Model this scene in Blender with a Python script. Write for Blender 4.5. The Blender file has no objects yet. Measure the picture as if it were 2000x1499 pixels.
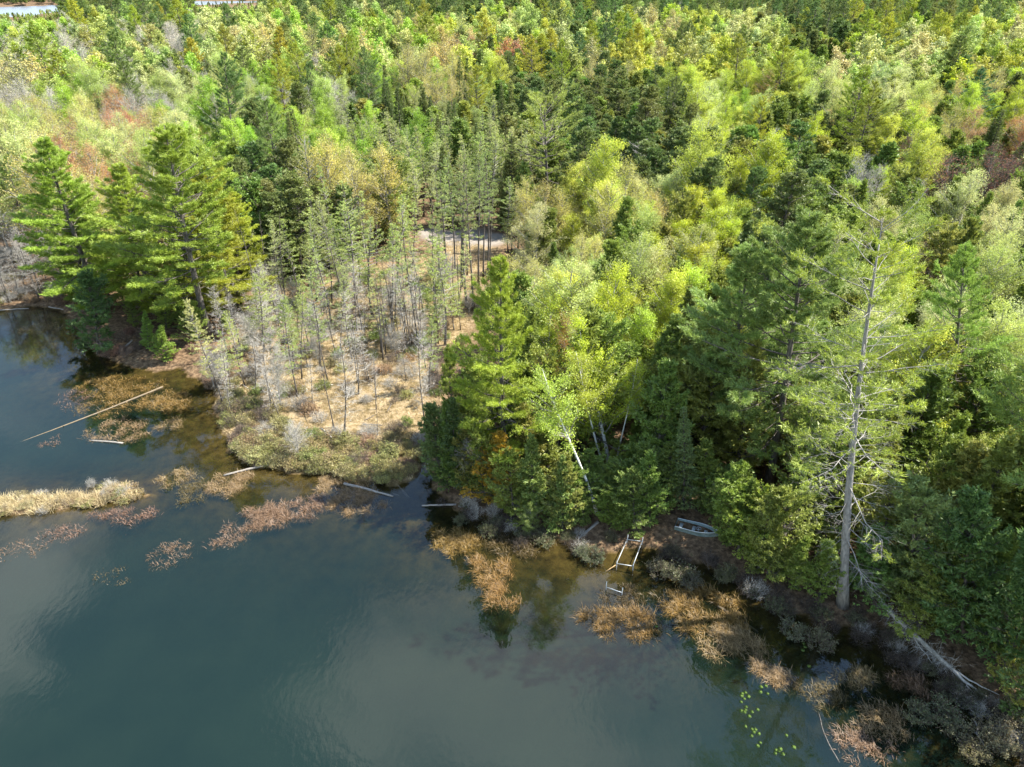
import bpy, math, random
import numpy as np
from mathutils import Vector, Matrix

# ------------------------------------------------------------------ camera, sky, sun, exposure
sc = bpy.context.scene
COL = sc.collection
CAM_H, PITCH, FPX = 40.0, math.radians(30.3), 1450.0
SP, CP = math.sin(PITCH), math.cos(PITCH)

cam_d = bpy.data.cameras.new('camera'); cam = bpy.data.objects.new('camera', cam_d); COL.objects.link(cam)
cam.location = (0, 0, CAM_H); cam.rotation_euler = (math.pi/2 - PITCH, 0, 0)
cam_d.sensor_width = 36; cam_d.lens = 36*FPX/2000; cam_d.clip_start = 0.5; cam_d.clip_end = 9000
sc.camera = cam

SUN_EL = math.radians(53); SUN_DIR = Vector((0.96, 0.16, 0)).normalized()   # ground direction towards the sun
w = bpy.data.worlds.new('World'); sc.world = w; w.use_nodes = True
nt = w.node_tree; nt.nodes.clear()
out = nt.nodes.new('ShaderNodeOutputWorld'); bg = nt.nodes.new('ShaderNodeBackground')
sky = nt.nodes.new('ShaderNodeTexSky'); sky.sky_type = 'NISHITA'; sky.sun_disc = False
sky.sun_elevation = SUN_EL; sky.sun_rotation = math.atan2(SUN_DIR.x, SUN_DIR.y)
sky.air_density = 1.5; sky.dust_density = 0.1; sky.ozone_density = 2.5
# broken white cloud over the whole sky, mapped on a flat layer overhead
geo = nt.nodes.new('ShaderNodeTexCoord'); sep = nt.nodes.new('ShaderNodeSeparateXYZ')
nt.links.new(geo.outputs['Generated'], sep.inputs[0])
mx = nt.nodes.new('ShaderNodeMath'); mx.operation = 'MAXIMUM'; mx.inputs[1].default_value = 0.06
nt.links.new(sep.outputs['Z'], mx.inputs[0])
cmb = nt.nodes.new('ShaderNodeCombineXYZ')
for k, a in enumerate('XY'):
    d = nt.nodes.new('ShaderNodeMath'); d.operation = 'DIVIDE'
    nt.links.new(sep.outputs[a], d.inputs[0]); nt.links.new(mx.outputs[0], d.inputs[1]); nt.links.new(d.outputs[0], cmb.inputs[k])
cn = nt.nodes.new('ShaderNodeTexNoise'); cn.inputs['Scale'].default_value = 1.7; cn.inputs['Detail'].default_value = 6; cn.inputs['Roughness'].default_value = 0.55
cn.inputs['Distortion'].default_value = 0.4
cmo = nt.nodes.new('ShaderNodeMapping'); cmo.inputs['Location'].default_value = (4.2, 3.1, 0.0)
nt.links.new(cmb.outputs[0], cmo.inputs['Vector']); nt.links.new(cmo.outputs[0], cn.inputs['Vector'])
cr = nt.nodes.new('ShaderNodeMapRange'); cr.inputs[1].default_value = 0.50; cr.inputs[2].default_value = 0.68; cr.inputs[3].default_value = 0; cr.inputs[4].default_value = 0.85
cr.interpolation_type = 'SMOOTHSTEP'
nt.links.new(cn.outputs['Fac'], cr.inputs[0])
mixc = nt.nodes.new('ShaderNodeMix'); mixc.data_type = 'RGBA'
mixc.inputs[7].default_value = (6.9, 7.2, 7.7, 1)
nt.links.new(cr.outputs[0], mixc.inputs[0]); nt.links.new(sky.outputs[0], mixc.inputs[6])
nt.links.new(mixc.outputs[2], bg.inputs[0]); bg.inputs[1].default_value = 0.105
nt.links.new(bg.outputs[0], out.inputs[0])

sun_d = bpy.data.lights.new('sun', 'SUN'); sun_d.energy = 5.0; sun_d.angle = math.radians(0.53); sun_d.color = (1.0, 0.95, 0.85)
sun = bpy.data.objects.new('sun', sun_d); COL.objects.link(sun)
sv = Vector((SUN_DIR.x*math.cos(SUN_EL), SUN_DIR.y*math.cos(SUN_EL), math.sin(SUN_EL)))
sun.rotation_euler = (-sv).to_track_quat('-Z', 'Y').to_euler(); sun.location = (60, 30, 120)

vs = sc.view_settings; vs.view_transform = 'Standard'; vs.look = 'None'; vs.exposure = 1.75; vs.gamma = 1.0; vs.use_curve_mapping = False
cy = sc.cycles
cy.max_bounces = 7; cy.diffuse_bounces = 3; cy.glossy_bounces = 3; cy.transmission_bounces = 4; cy.transparent_max_bounces = 10
cy.caustics_reflective = False; cy.caustics_refractive = False
cy.use_denoising = True
try: cy.denoiser = 'OPENIMAGEDENOISE'
except Exception: pass

# ------------------------------------------------------------------ photograph pixel <-> place
def at(px, py, z=0.0):
    u, v = (px-1000)/FPX, (py-749.5)/FPX
    t = (CAM_H - z)/(SP + v*CP)
    return Vector((u*t, t*(CP - v*SP), z))
def proj(x, y, z):
    dz = CAM_H - z
    depth = y*CP + dz*SP
    return 1000 + FPX*x/depth, 749.5 + FPX*(dz*CP - y*SP)/depth

# ------------------------------------------------------------------ helpers
rnd = random.Random(7)
def rgb(*c): return (*c, 1.0)
def tag(o, label=None, cat=None, group=None, kind=None):
    if label: o['label'] = label
    if cat: o['category'] = cat
    if group: o['group'] = group
    if kind: o['kind'] = kind
    return o
def link(o, parent=None):
    COL.objects.link(o)
    if parent: o.parent = parent
    return o
def empty(name, loc=(0, 0, 0), rot=(0, 0, 0), scale=(1, 1, 1)):
    o = bpy.data.objects.new(name, None); COL.objects.link(o)
    o.location = loc; o.rotation_euler = rot; o.scale = scale; o.empty_display_size = 0.3
    return o
def make_mesh(name, V, F, mats, midx=None, tone=None, smooth=False, attrs=None):
    V = np.asarray(V, np.float32); F = np.asarray(F, np.int32)
    me = bpy.data.meshes.new(name); k = F.shape[1]
    me.vertices.add(len(V)); me.vertices.foreach_set('co', V.ravel())
    me.loops.add(F.size); me.loops.foreach_set('vertex_index', F.ravel())
    me.polygons.add(len(F)); me.polygons.foreach_set('loop_start', np.arange(0, F.size, k, dtype=np.int32))
    if midx is not None: me.polygons.foreach_set('material_index', np.asarray(midx, np.int32))
    if smooth is not False:
        sm = np.ones(len(F), bool) if smooth is True else np.asarray(smooth, bool)
        me.polygons.foreach_set('use_smooth', sm)
    for m in mats: me.materials.append(m)
    if tone is not None:
        a = me.attributes.new('tone', 'FLOAT', 'FACE'); a.data.foreach_set('value', np.asarray(tone, np.float32))
    for kk, vv in (attrs or {}).items():
        a = me.attributes.new(kk, 'FLOAT', 'POINT'); a.data.foreach_set('value', np.asarray(vv, np.float32))
    me.update(calc_edges=True)
    return me
def norm(a): return a/np.maximum(np.linalg.norm(a, axis=-1, keepdims=True), 1e-9)

def tubes(P, R, sides=4, cap=True):
    """P [B,N,3] centre lines, R [B,N] radii -> verts, triangles"""
    P = np.asarray(P, float); R = np.asarray(R, float)
    B, N, _ = P.shape
    T = np.gradient(P, axis=1); T = norm(T)
    d = norm(P[:, -1] - P[:, 0])
    ref = np.where(np.abs(d[:, 2:3]) > 0.8, np.array([[1., 0, 0]]), np.array([[0, 0, 1.]]))
    U = norm(np.cross(T, ref[:, None, :])); W = np.cross(T, U)
    a = np.arange(sides)/sides*2*math.pi
    V = P[:, :, None, :] + R[:, :, None, None]*(U[:, :, None, :]*np.cos(a)[None, None, :, None] + W[:, :, None, :]*np.sin(a)[None, None, :, None])
    idx = np.arange(B*N*sides).reshape(B, N, sides)
    i0, i1 = idx[:, :-1, :], idx[:, 1:, :]
    j0, j1 = np.roll(i0, -1, 2), np.roll(i1, -1, 2)
    F = np.concatenate([np.stack([i0, j0, j1], -1).reshape(-1, 3), np.stack([i0, j1, i1], -1).reshape(-1, 3)])
    if cap:
        caps = []
        for e in (0, N-1):
            for k in range(1, sides-1):
                tri = np.stack([idx[:, e, 0], idx[:, e, k], idx[:, e, k+1]], -1)
                caps.append(tri if e else tri[:, ::-1])
        F = np.concatenate([F]+caps)
    return V.reshape(-1, 3), F
def blades(C, D, L, W, rg):
    """one pointed triangle each: base at C, tip along D"""
    n = len(C); D = norm(D)
    S = norm(np.cross(D, rg.normal(size=(n, 3))))
    L = np.broadcast_to(np.asarray(L, float), (n,))[:, None]; W = np.broadcast_to(np.asarray(W, float), (n,))[:, None]
    V = np.stack([C - S*W*.5, C + S*W*.5, C + D*L], 1).reshape(-1, 3)
    return V, np.arange(3*n).reshape(n, 3)
class Soup:
    def __init__(s): s.V, s.F, s.M, s.T, s.S, s.n = [], [], [], [], [], 0
    def add(s, vf, mat=0, tone=0.5, smooth=False):
        V, F = vf; s.V.append(V); s.F.append(F + s.n); s.n += len(V)
        s.M.append(np.full(len(F), mat)); s.T.append(np.broadcast_to(np.asarray(tone, float), (len(F),))); s.S.append(np.full(len(F), smooth))
        return s
    def mesh(s, name, mats):
        return make_mesh(name, np.concatenate(s.V), np.concatenate(s.F), mats, np.concatenate(s.M), np.concatenate(s.T), np.concatenate(s.S))

# ------------------------------------------------------------------ materials
def new_mat(name):
    m = bpy.data.materials.new(name); m.use_nodes = True; m.node_tree.nodes.clear(); return m, m.node_tree
def N(nt, t, **kw):
    n = nt.nodes.new(t)
    for k, v in kw.items():
        if k[0] == 'i' and k[1:].isdigit(): n.inputs[int(k[1:])].default_value = v
        else: setattr(n, k, v)
    return n
def leaf_material(name, source, transl=0.35, spec=0.25):
    m, t = new_mat(name); L = t.links.new
    if source == 'object':
        oi = N(t, 'ShaderNodeObjectInfo'); col, rn = oi.outputs['Color'], oi.outputs['Random']
    else:
        at_ = N(t, 'ShaderNodeAttribute', attribute_type='INSTANCER', attribute_name='tint'); col = at_.outputs['Color']
        oi = N(t, 'ShaderNodeObjectInfo'); rn = oi.outputs['Random']
    tn = N(t, 'ShaderNodeAttribute', attribute_type='GEOMETRY', attribute_name='tone')
    hs = N(t, 'ShaderNodeHueSaturation')
    mr = N(t, 'ShaderNodeMapRange', i1=0.0, i2=1.0, i3=0.55, i4=1.45); L(tn.outputs['Fac'], mr.inputs[0])
    mh = N(t, 'ShaderNodeMapRange', i1=0.0, i2=1.0, i3=0.492, i4=0.508); L(rn, mh.inputs[0])
    L(col, hs.inputs['Color']); L(mr.outputs[0], hs.inputs['Value']); L(mh.outputs[0], hs.inputs['Hue'])
    di = N(t, 'ShaderNodeBsdfDiffuse'); tr = N(t, 'ShaderNodeBsdfTranslucent'); gl = N(t, 'ShaderNodeBsdfGlossy'); gl.inputs['Roughness'].default_value = 0.5
    L(hs.outputs[0], di.inputs[0])
    hy = N(t, 'ShaderNodeHueSaturation'); hy.inputs['Hue'].default_value = 0.497; hy.inputs['Saturation'].default_value = 1.05; hy.inputs['Value'].default_value = 1.15
    L(hs.outputs[0], hy.inputs['Color']); L(hy.outputs[0], tr.inputs[0])
    a = N(t, 'ShaderNodeMixShader', i0=transl); L(di.outputs[0], a.inputs[1]); L(tr.outputs[0], a.inputs[2])
    fr = N(t, 'ShaderNodeMixShader', i0=spec*0.12); L(a.outputs[0], fr.inputs[1]); L(gl.outputs[0], fr.inputs[2])
    o = N(t, 'ShaderNodeOutputMaterial'); L(fr.outputs[0], o.inputs[0])
    return m
def rough_material(name, c0, c1, scale=8, rough=0.9, bump=0.0, stretch=(1, 1, 1), c2=None, band=None, detail=6):
    m, t = new_mat(name); L = t.links.new
    tc = N(t, 'ShaderNodeTexCoord'); mp = N(t, 'ShaderNodeMapping'); mp.inputs['Scale'].default_value = stretch
    L(tc.outputs['Object'], mp.inputs[0])
    nz = N(t, 'ShaderNodeTexNoise'); nz.inputs['Scale'].default_value = scale; nz.inputs['Detail'].default_value = detail; nz.inputs['Roughness'].default_value = 0.65
    L(mp.outputs[0], nz.inputs['Vector'])
    rp = N(t, 'ShaderNodeValToRGB'); e = rp.color_ramp.elements
    e[0].position, e[0].color = 0.35, rgb(*c0); e[1].position, e[1].color = 0.65, rgb(*c1)
    if c2:
        q = e.new(band or 0.8); q.color = rgb(*c2)
    L(nz.outputs['Fac'], rp.inputs[0])
    b = N(t, 'ShaderNodeBsdfPrincipled'); b.inputs['Roughness'].default_value = rough; b.inputs['Specular IOR Level'].default_value = 0.2
    L(rp.outputs[0], b.inputs['Base Color'])
    if bump:
        bm = N(t, 'ShaderNodeBump'); bm.inputs['Strength'].default_value = bump; bm.inputs['Distance'].default_value = 0.03
        L(nz.outputs['Fac'], bm.inputs['Height']); L(bm.outputs[0], b.inputs['Normal'])
    o = N(t, 'ShaderNodeOutputMaterial'); L(b.outputs[0], o.inputs[0])
    return m

M = {}
M['leaf'] = leaf_material('foliage', 'object', 0.45)
M['needle'] = leaf_material('needles', 'object', 0.34)
M['far'] = leaf_material('distant_foliage', 'instancer', 0.3)
M['blade'] = leaf_material('dry_blades', 'object', 0.25)
M['bark'] = rough_material('grey_brown_bark', (0.06, 0.05, 0.042), (0.17, 0.15, 0.13), 5, 0.95, 0.6, (1, 1, 0.3))
M['bark_grey'] = rough_material('pale_grey_bark', (0.16, 0.15, 0.135), (0.34, 0.32, 0.29), 6, 0.95, 0.5, (1, 1, 0.3))
M['twig_grey'] = rough_material('silver_twigs', (0.24, 0.225, 0.195), (0.46, 0.43, 0.38), 6)
M['twig_brown'] = rough_material('brown_twigs', (0.08, 0.062, 0.05), (0.17, 0.135, 0.11), 6)
M['twig_dark'] = rough_material('shade_darkened_twigs', (0.03, 0.024, 0.02), (0.10, 0.08, 0.065), 3)  # darker brown twigs: the bank's shade is put into their colour
M['birch'] = rough_material('birch_bark', (0.10, 0.09, 0.08), (0.72, 0.71, 0.67), 4, 0.7, 0.2, (1.2, 1.2, 5), (0.80, 0.79, 0.76), 0.72)
M['birch'].node_tree.nodes['Color Ramp'].color_ramp.elements[0].position = 0.30
M['birch'].node_tree.nodes['Color Ramp'].color_ramp.elements[1].position = 0.42
M['deadwood'] = rough_material('weathered_wood', (0.13, 0.115, 0.10), (0.34, 0.31, 0.27), 7, 0.9, 0.5, (0.4, 3, 3))
M['wetwood'] = rough_material('wet_sunken_wood', (0.12, 0.085, 0.045), (0.30, 0.23, 0.13), 7, 0.8, 0.4, (0.4, 3, 3))

# ------------------------------------------------------------------ the lie of the land
SHORE_PX = [(-900, 600), (-300, 600), (0, 603), (60, 600), (110, 606), (150, 640), (175, 672), (200, 700), (240, 716), (300, 726), (345, 722), (400, 738),
    (432, 762), (425, 800), (440, 840), (450, 880), (480, 903), (540, 915), (600, 925), (680, 938), (760, 945), (800, 935), (822, 890), (835, 885),
    (850, 955), (900, 995), (960, 1020), (1020, 1040), (1100, 1062), (1180, 1072), (1240, 1060), (1300, 1080), (1400, 1108), (1450, 1130), (1500, 1165),
    (1560, 1195), (1640, 1212), (1720, 1228), (1800, 1270), (1880, 1310), (1960, 1370), (2000, 1415), (2100, 1500), (2300, 1650)]
LAKE = [tuple(at(*p)[:2]) for p in SHORE_PX] + [(60, -80), (-400, -80), (-400, at(-900, 600).y)]
FAR_PX = [(-500, 47), (0, 39), (60, 38), (110, 27), (300, 18), (420, 13), (500, 10), (500, 3), (380, 2), (200, 6), (60, 13), (-500, 20)]
FARLAKE = [tuple(at(*p)[:2]) for p in FAR_PX]
def poly_sd(X, Y, poly):
    """signed distance, positive outside"""
    P = np.asarray(poly); Q = np.roll(P, -1, 0)
    best = np.full(X.shape, 1e9); inside = np.zeros(X.shape, bool)
    for (ax, ay), (bx, by) in zip(P, Q):
        dx, dy = bx-ax, by-ay
        t = np.clip(((X-ax)*dx + (Y-ay)*dy)/(dx*dx+dy*dy+1e-9), 0, 1)
        best = np.minimum(best, np.hypot(X-ax-t*dx, Y-ay-t*dy))
        c = ((ay > Y) != (by > Y))
        xi = ax + (Y-ay)*dx/np.where(abs(dy) < 1e-9, 1e-9, dy)
        inside ^= c & (X < xi)
    return np.where(inside, -best, best)
def vnoise(X, Y, s, seed=0):
    """smooth value noise 0..1"""
    x, y = X/s, Y/s; xi, yi = np.floor(x).astype(int), np.floor(y).astype(int)
    fx, fy = x-xi, y-yi; fx, fy = fx*fx*(3-2*fx), fy*fy*(3-2*fy)
    def h(i, j):
        n = (i*374761393 + j*668265263 + seed*974634777) & 0xFFFFFFFF
        n = ((n ^ (n >> 13))*1274126177) & 0xFFFFFFFF
        return ((n ^ (n >> 16)) & 0xFFFF)/65535.0
    return (h(xi, yi)*(1-fx)+h(xi+1, yi)*fx)*(1-fy) + (h(xi, yi+1)*(1-fx)+h(xi+1, yi+1)*fx)*fy
ISLE = [(-60, 1000), (40, 990), (140, 982), (230, 968), (268, 960)]
ISLE_W = [at(*p) for p in ISLE]
def land_z(X, Y):
    X = np.asarray(X, float); Y = np.asarray(Y, float)
    wob = (vnoise(X, Y, 2.3, 3)-.5)*1.1 + (vnoise(X, Y, 0.9, 5)-.5)*.5
    sd = poly_sd(X, Y, LAKE) + wob
    sf = poly_sd(X, Y, FARLAKE)
    land = 0.10 + np.clip(sd*0.10, 0, 0.45) + (vnoise(X, Y, 1.7, 1)-.5)*.20*np.clip(sd, 0, 1) + (vnoise(X, Y, 9, 2)-.5)*.35*np.clip(sd*.2, 0, 1)
    land = land + np.clip((Y-200)*0.004, 0, 1.5)
    bed = -np.minimum(0.045*(-sd) + 0.020*np.abs(sd)**1.5, 4.0) + (vnoise(X, Y, 2.1, 9)-.5)*.18*np.clip(-sd*.5, 0, 1)
    z = np.where(sd > 0, land, bed)
    for a, b in zip(ISLE_W[:-1], ISLE_W[1:]):
        dx, dy = b.x-a.x, b.y-a.y
        t = np.clip(((X-a.x)*dx+(Y-a.y)*dy)/(dx*dx+dy*dy), 0, 1)
        d = np.hypot(X-a.x-t*dx, Y-a.y-t*dy)
        z = np.maximum(z, 0.17 - d*0.22 + (vnoise(X, Y, 1.1, 4)-.5)*.45)
    z = np.where(sf < 0, np.maximum(-0.3+sf*.2, -4), z)
    return z
def gz(x, y): return float(land_z(np.array([x]), np.array([y]))[0])
def on_ground(px, py):
    p = at(px, py, 0.3)
    for _ in range(3):
        p = at(px, py, max(0.0, gz(p.x, p.y)))
    return p

BOG_PX = [(400, 740), (440, 690), (480, 640), (510, 575), (560, 560), (640, 540), (760, 520), (830, 500), (880, 480), (945, 490), (940, 560), (925, 620), (905, 700),
    (870, 770), (830, 830), (822, 890), (800, 935), (760, 945), (600, 925), (480, 905), (440, 850), (425, 790)]
BOG = [tuple(at(*p)[:2]) for p in BOG_PX]
TRACK_PX = [(820, 455), (900, 452), (980, 462), (1000, 480), (930, 490), (850, 485), (815, 472)]
TRACK = [tuple(at(*p)[:2]) for p in TRACK_PX]
MEADOW = [tuple(at(*p)[:2]) for p in [(120, 195), (200, 192), (290, 200), (280, 212), (200, 212), (120, 208)]]

def spaced(a, b, n, power):
    s = np.linspace(0, 1, n+1)[1:]**power
    return a + (b-a)*s
xs = np.concatenate([spaced(-105, -3800, 70, 2.0)[::-1], np.arange(-105, 85.01, 0.5), spaced(85, 3800, 26, 2.2)])
ys = np.concatenate([spaced(4, -400, 8, 2)[::-1], np.arange(4, 150.01, 0.55), spaced(150, 1000, 90, 1.2), spaced(1000, 4200, 14, 1.5)])
GX, GY = np.meshgrid(xs, ys)
GZ = land_z(GX, GY)
nx, ny = len(xs), len(ys)
idx = np.arange(nx*ny).reshape(ny, nx)
quads = np.stack([idx[:-1, :-1], idx[:-1, 1:], idx[1:, 1:], idx[1:, :-1]], -1).reshape(-1, 4)
bogw = np.clip(0.5 - (poly_sd(GX, GY, BOG) + (vnoise(GX, GY, 3, 8)-.5)*5)/4, 0, 1)
trackw = np.clip(0.5 - (poly_sd(GX, GY, TRACK) + (vnoise(GX, GY, 2, 8)-.5)*2)/1.5, 0, 1)
meadw = np.clip(0.5 - poly_sd(GX, GY, MEADOW)/6, 0, 1)

def ground_material():
    m, t = new_mat('forest_floor'); L = t.links.new
    g = N(t, 'ShaderNodeNewGeometry')
    def noise(s, d=5, r=.6):
        n = N(t, 'ShaderNodeTexNoise'); n.inputs['Scale'].default_value = s; n.inputs['Detail'].default_value = d; n.inputs['Roughness'].default_value = r
        L(g.outputs['Position'], n.inputs['Vector']); return n
    def ramp(n, stops):
        r = N(t, 'ShaderNodeValToRGB'); e = r.color_ramp.elements
        while len(e) < len(stops): e.new(0.5)
        for q, (p, c) in zip(e, stops): q.position, q.color = p, rgb(*c)
        L(n.outputs['Fac'], r.inputs[0]); return r
    def mix(a, b, f):
        x = N(t, 'ShaderNodeMix', data_type='RGBA'); L(f, x.inputs[0]); L(a, x.inputs[6]); L(b, x.inputs[7]); return x.outputs[2]
    def attr(n): return N(t, 'ShaderNodeAttribute', attribute_name=n).outputs['Fac']
    litter = ramp(noise(2.6), [(.3, (0.045, 0.030, 0.018)), (.5, (0.118, 0.077, 0.045)), (.62, (0.195, 0.130, 0.077)), (.75, (0.059, 0.071, 0.024))])
    bogc = ramp(noise(1.3, 7, .68), [(.3, (0.074, 0.063, 0.026)), (.44, (0.155, 0.111, 0.052)), (.55, (0.252, 0.189, 0.107)), (.63, (0.296, 0.229, 0.141)), (.72, (0.126, 0.141, 0.044))])
    sand = ramp(noise(2), [(.3, (0.178, 0.155, 0.130)), (.7, (0.252, 0.222, 0.192))])
    mead = ramp(noise(.5), [(.3, (0.148, 0.126, 0.067)), (.7, (0.222, 0.185, 0.111))])
    mud = ramp(noise(1.1, 6), [(.3, (.016, .011, .004)), (.7, (.085, .06, .016))])
    c = mix(litter.outputs[0], bogc.outputs[0], attr('bog'))
    c = mix(c, sand.outputs[0], attr('track')); c = mix(c, mead.outputs[0], attr('meadow'))
    sx = N(t, 'ShaderNodeSeparateXYZ'); L(g.outputs['Position'], sx.inputs[0])
    mr = N(t, 'ShaderNodeMapRange', i1=0.10, i2=-0.02, i3=0.0, i4=1.0); L(sx.outputs['Z'], mr.inputs[0])
    c = mix(c, mud.outputs[0], mr.outputs[0])
    b = N(t, 'ShaderNodeBsdfPrincipled'); b.inputs['Roughness'].default_value = .95; b.inputs['Specular IOR Level'].default_value = .1
    L(c, b.inputs['Base Color'])
    bn = noise(5, 5, .7); bp = N(t, 'ShaderNodeBump'); bp.inputs['Strength'].default_value = .8; bp.inputs['Distance'].default_value = .12
    L(bn.outputs['Fac'], bp.inputs['Height']); L(bp.outputs[0], b.inputs['Normal'])
    o = N(t, 'ShaderNodeOutputMaterial'); L(b.outputs[0], o.inputs[0])
    return m
M['ground'] = ground_material()
me = make_mesh('ground', np.stack([GX, GY, GZ], -1).reshape(-1, 3), quads, [M['ground']], smooth=True,
               attrs={'bog': bogw.ravel(), 'track': trackw.ravel(), 'meadow': meadw.ravel()})
tag(link(bpy.data.objects.new('ground', me)), kind='structure')

def water_material(name='lake_water', rough=.03, chop=.22):
    m, t = new_mat(name); L = t.links.new
    g = N(t, 'ShaderNodeNewGeometry')
    mp = N(t, 'ShaderNodeMapping'); mp.inputs['Scale'].default_value = (1.0, 0.55, 1); mp.inputs['Rotation'].default_value = (0, 0, .5)
    L(g.outputs['Position'], mp.inputs[0])
    n1 = N(t, 'ShaderNodeTexNoise'); n1.inputs['Scale'].default_value = 2.2; n1.inputs['Detail'].default_value = 3; L(mp.outputs[0], n1.inputs[0])
    n2 = N(t, 'ShaderNodeTexNoise'); n2.inputs['Scale'].default_value = .10; n2.inputs['Detail'].default_value = 2; L(g.outputs['Position'], n2.inputs[0])
    mr = N(t, 'ShaderNodeMapRange', i1=.4, i2=.62, i3=.12, i4=1.0); L(n2.outputs['Fac'], mr.inputs[0])
    mu = N(t, 'ShaderNodeMath', operation='MULTIPLY'); L(n1.outputs['Fac'], mu.inputs[0]); L(mr.outputs[0], mu.inputs[1])
    bp = N(t, 'ShaderNodeBump'); bp.inputs['Strength'].default_value = chop; bp.inputs['Distance'].default_value = .05; L(mu.outputs[0], bp.inputs['Height'])
    fr = N(t, 'ShaderNodeFresnel'); fr.inputs['IOR'].default_value = 1.5; L(bp.outputs[0], fr.inputs['Normal'])
    gl = N(t, 'ShaderNodeBsdfGlossy'); gl.inputs['Roughness'].default_value = rough; L(bp.outputs[0], gl.inputs['Normal'])
    dp = N(t, 'ShaderNodeAttribute', attribute_name='depth')
    # murk grows with the depth of water looked through
    ml = N(t, 'ShaderNodeMath', operation='MULTIPLY'); ml.inputs[1].default_value = -0.95; L(dp.outputs['Fac'], ml.inputs[0])
    ex = N(t, 'ShaderNodeMath', operation='EXPONENT'); L(ml.outputs[0], ex.inputs[0])
    inv = N(t, 'ShaderNodeMath', operation='SUBTRACT'); inv.inputs[0].default_value = 1.0; L(ex.outputs[0], inv.inputs[1])
    mn = N(t, 'ShaderNodeTexNoise'); mn.inputs['Scale'].default_value = .12; mn.inputs['Detail'].default_value = 4; L(g.outputs['Position'], mn.inputs[0])
    mc = N(t, 'ShaderNodeValToRGB'); e = mc.color_ramp.elements
    e[0].position, e[0].color = .35, rgb(.0042, .0108, .0078); e[1].position, e[1].color = .65, rgb(.0066, .0142, .0094); L(mn.outputs['Fac'], mc.inputs[0])
    di = N(t, 'ShaderNodeBsdfDiffuse'); L(mc.outputs[0], di.inputs[0])
    tc = N(t, 'ShaderNodeMix', data_type='RGBA'); tc.inputs[6].default_value = rgb(.93, .93, .88); tc.inputs[7].default_value = rgb(.5, .55, .35); L(inv.outputs[0], tc.inputs[0])
    tr = N(t, 'ShaderNodeBsdfTransparent'); L(tc.outputs[2], tr.inputs[0])
    body = N(t, 'ShaderNodeMixShader'); L(inv.outputs[0], body.inputs[0]); L(tr.outputs[0], body.inputs[1]); L(di.outputs[0], body.inputs[2])
    sf = N(t, 'ShaderNodeMixShader'); L(fr.outputs[0], sf.inputs[0]); L(body.outputs[0], sf.inputs[1]); L(gl.outputs[0], sf.inputs[2])
    o = N(t, 'ShaderNodeOutputMaterial'); L(sf.outputs[0], o.inputs[0])
    return m
M['water'] = water_material(); M['rough_water'] = water_material('wind_ruffled_water', .38, .1)
zq = GZ.ravel()[quads]
near_f = (zq.min(1) < 0.02) & (GY.ravel()[quads].min(1) < 300)
far_f = (zq.min(1) < 0.02) & (GY.ravel()[quads].min(1) >= 300)
def water_sheet(name, mask, mat):
    q = quads[mask]; used, invv = np.unique(q, return_inverse=True); q = invv.reshape(q.shape)
    P = np.stack([GX.ravel()[used], GY.ravel()[used], np.zeros(len(used))], -1)
    me = make_mesh(name, P, q, [M[mat]], smooth=True, attrs={'depth': np.clip(-GZ.ravel()[used], 0, 5)})
    tag(link(bpy.data.objects.new(name, me)), kind='structure')
water_sheet('lake_water', near_f, 'water'); water_sheet('distant_lake_water', far_f, 'rough_water')

# ------------------------------------------------------------------ trees: growth
def sway_line(rg, h, n=9, amp=0.02):
    z = np.linspace(0, 1, n); a = rg.uniform(0, 6.28); k = rg.uniform(1.5, 3.5)
    off = amp*h*np.sin(z*k + a) - amp*h*np.sin(a)
    off2 = amp*h*np.sin(z*k*1.3 + a*2) - amp*h*np.sin(a*2)
    return np.stack([off, off2, z*h], -1)
def on_line(line, z):
    return np.stack([np.interp(z, line[:, 2], line[:, 0]), np.interp(z, line[:, 2], line[:, 1]), z], -1)
def trunk_mesh(name, line, r, mat, sides=8, flare=1.5, tip=0.06):
    n = len(line); s = line[:, 2]/line[-1, 2]
    R = r*(1-s)**0.85 + r*tip
    R[0] *= flare
    line = line.copy(); line[0, 2] -= .25
    V, F = tubes(line[None], R[None], sides)
    return make_mesh(name, V, F, [mat], smooth=True)

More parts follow.
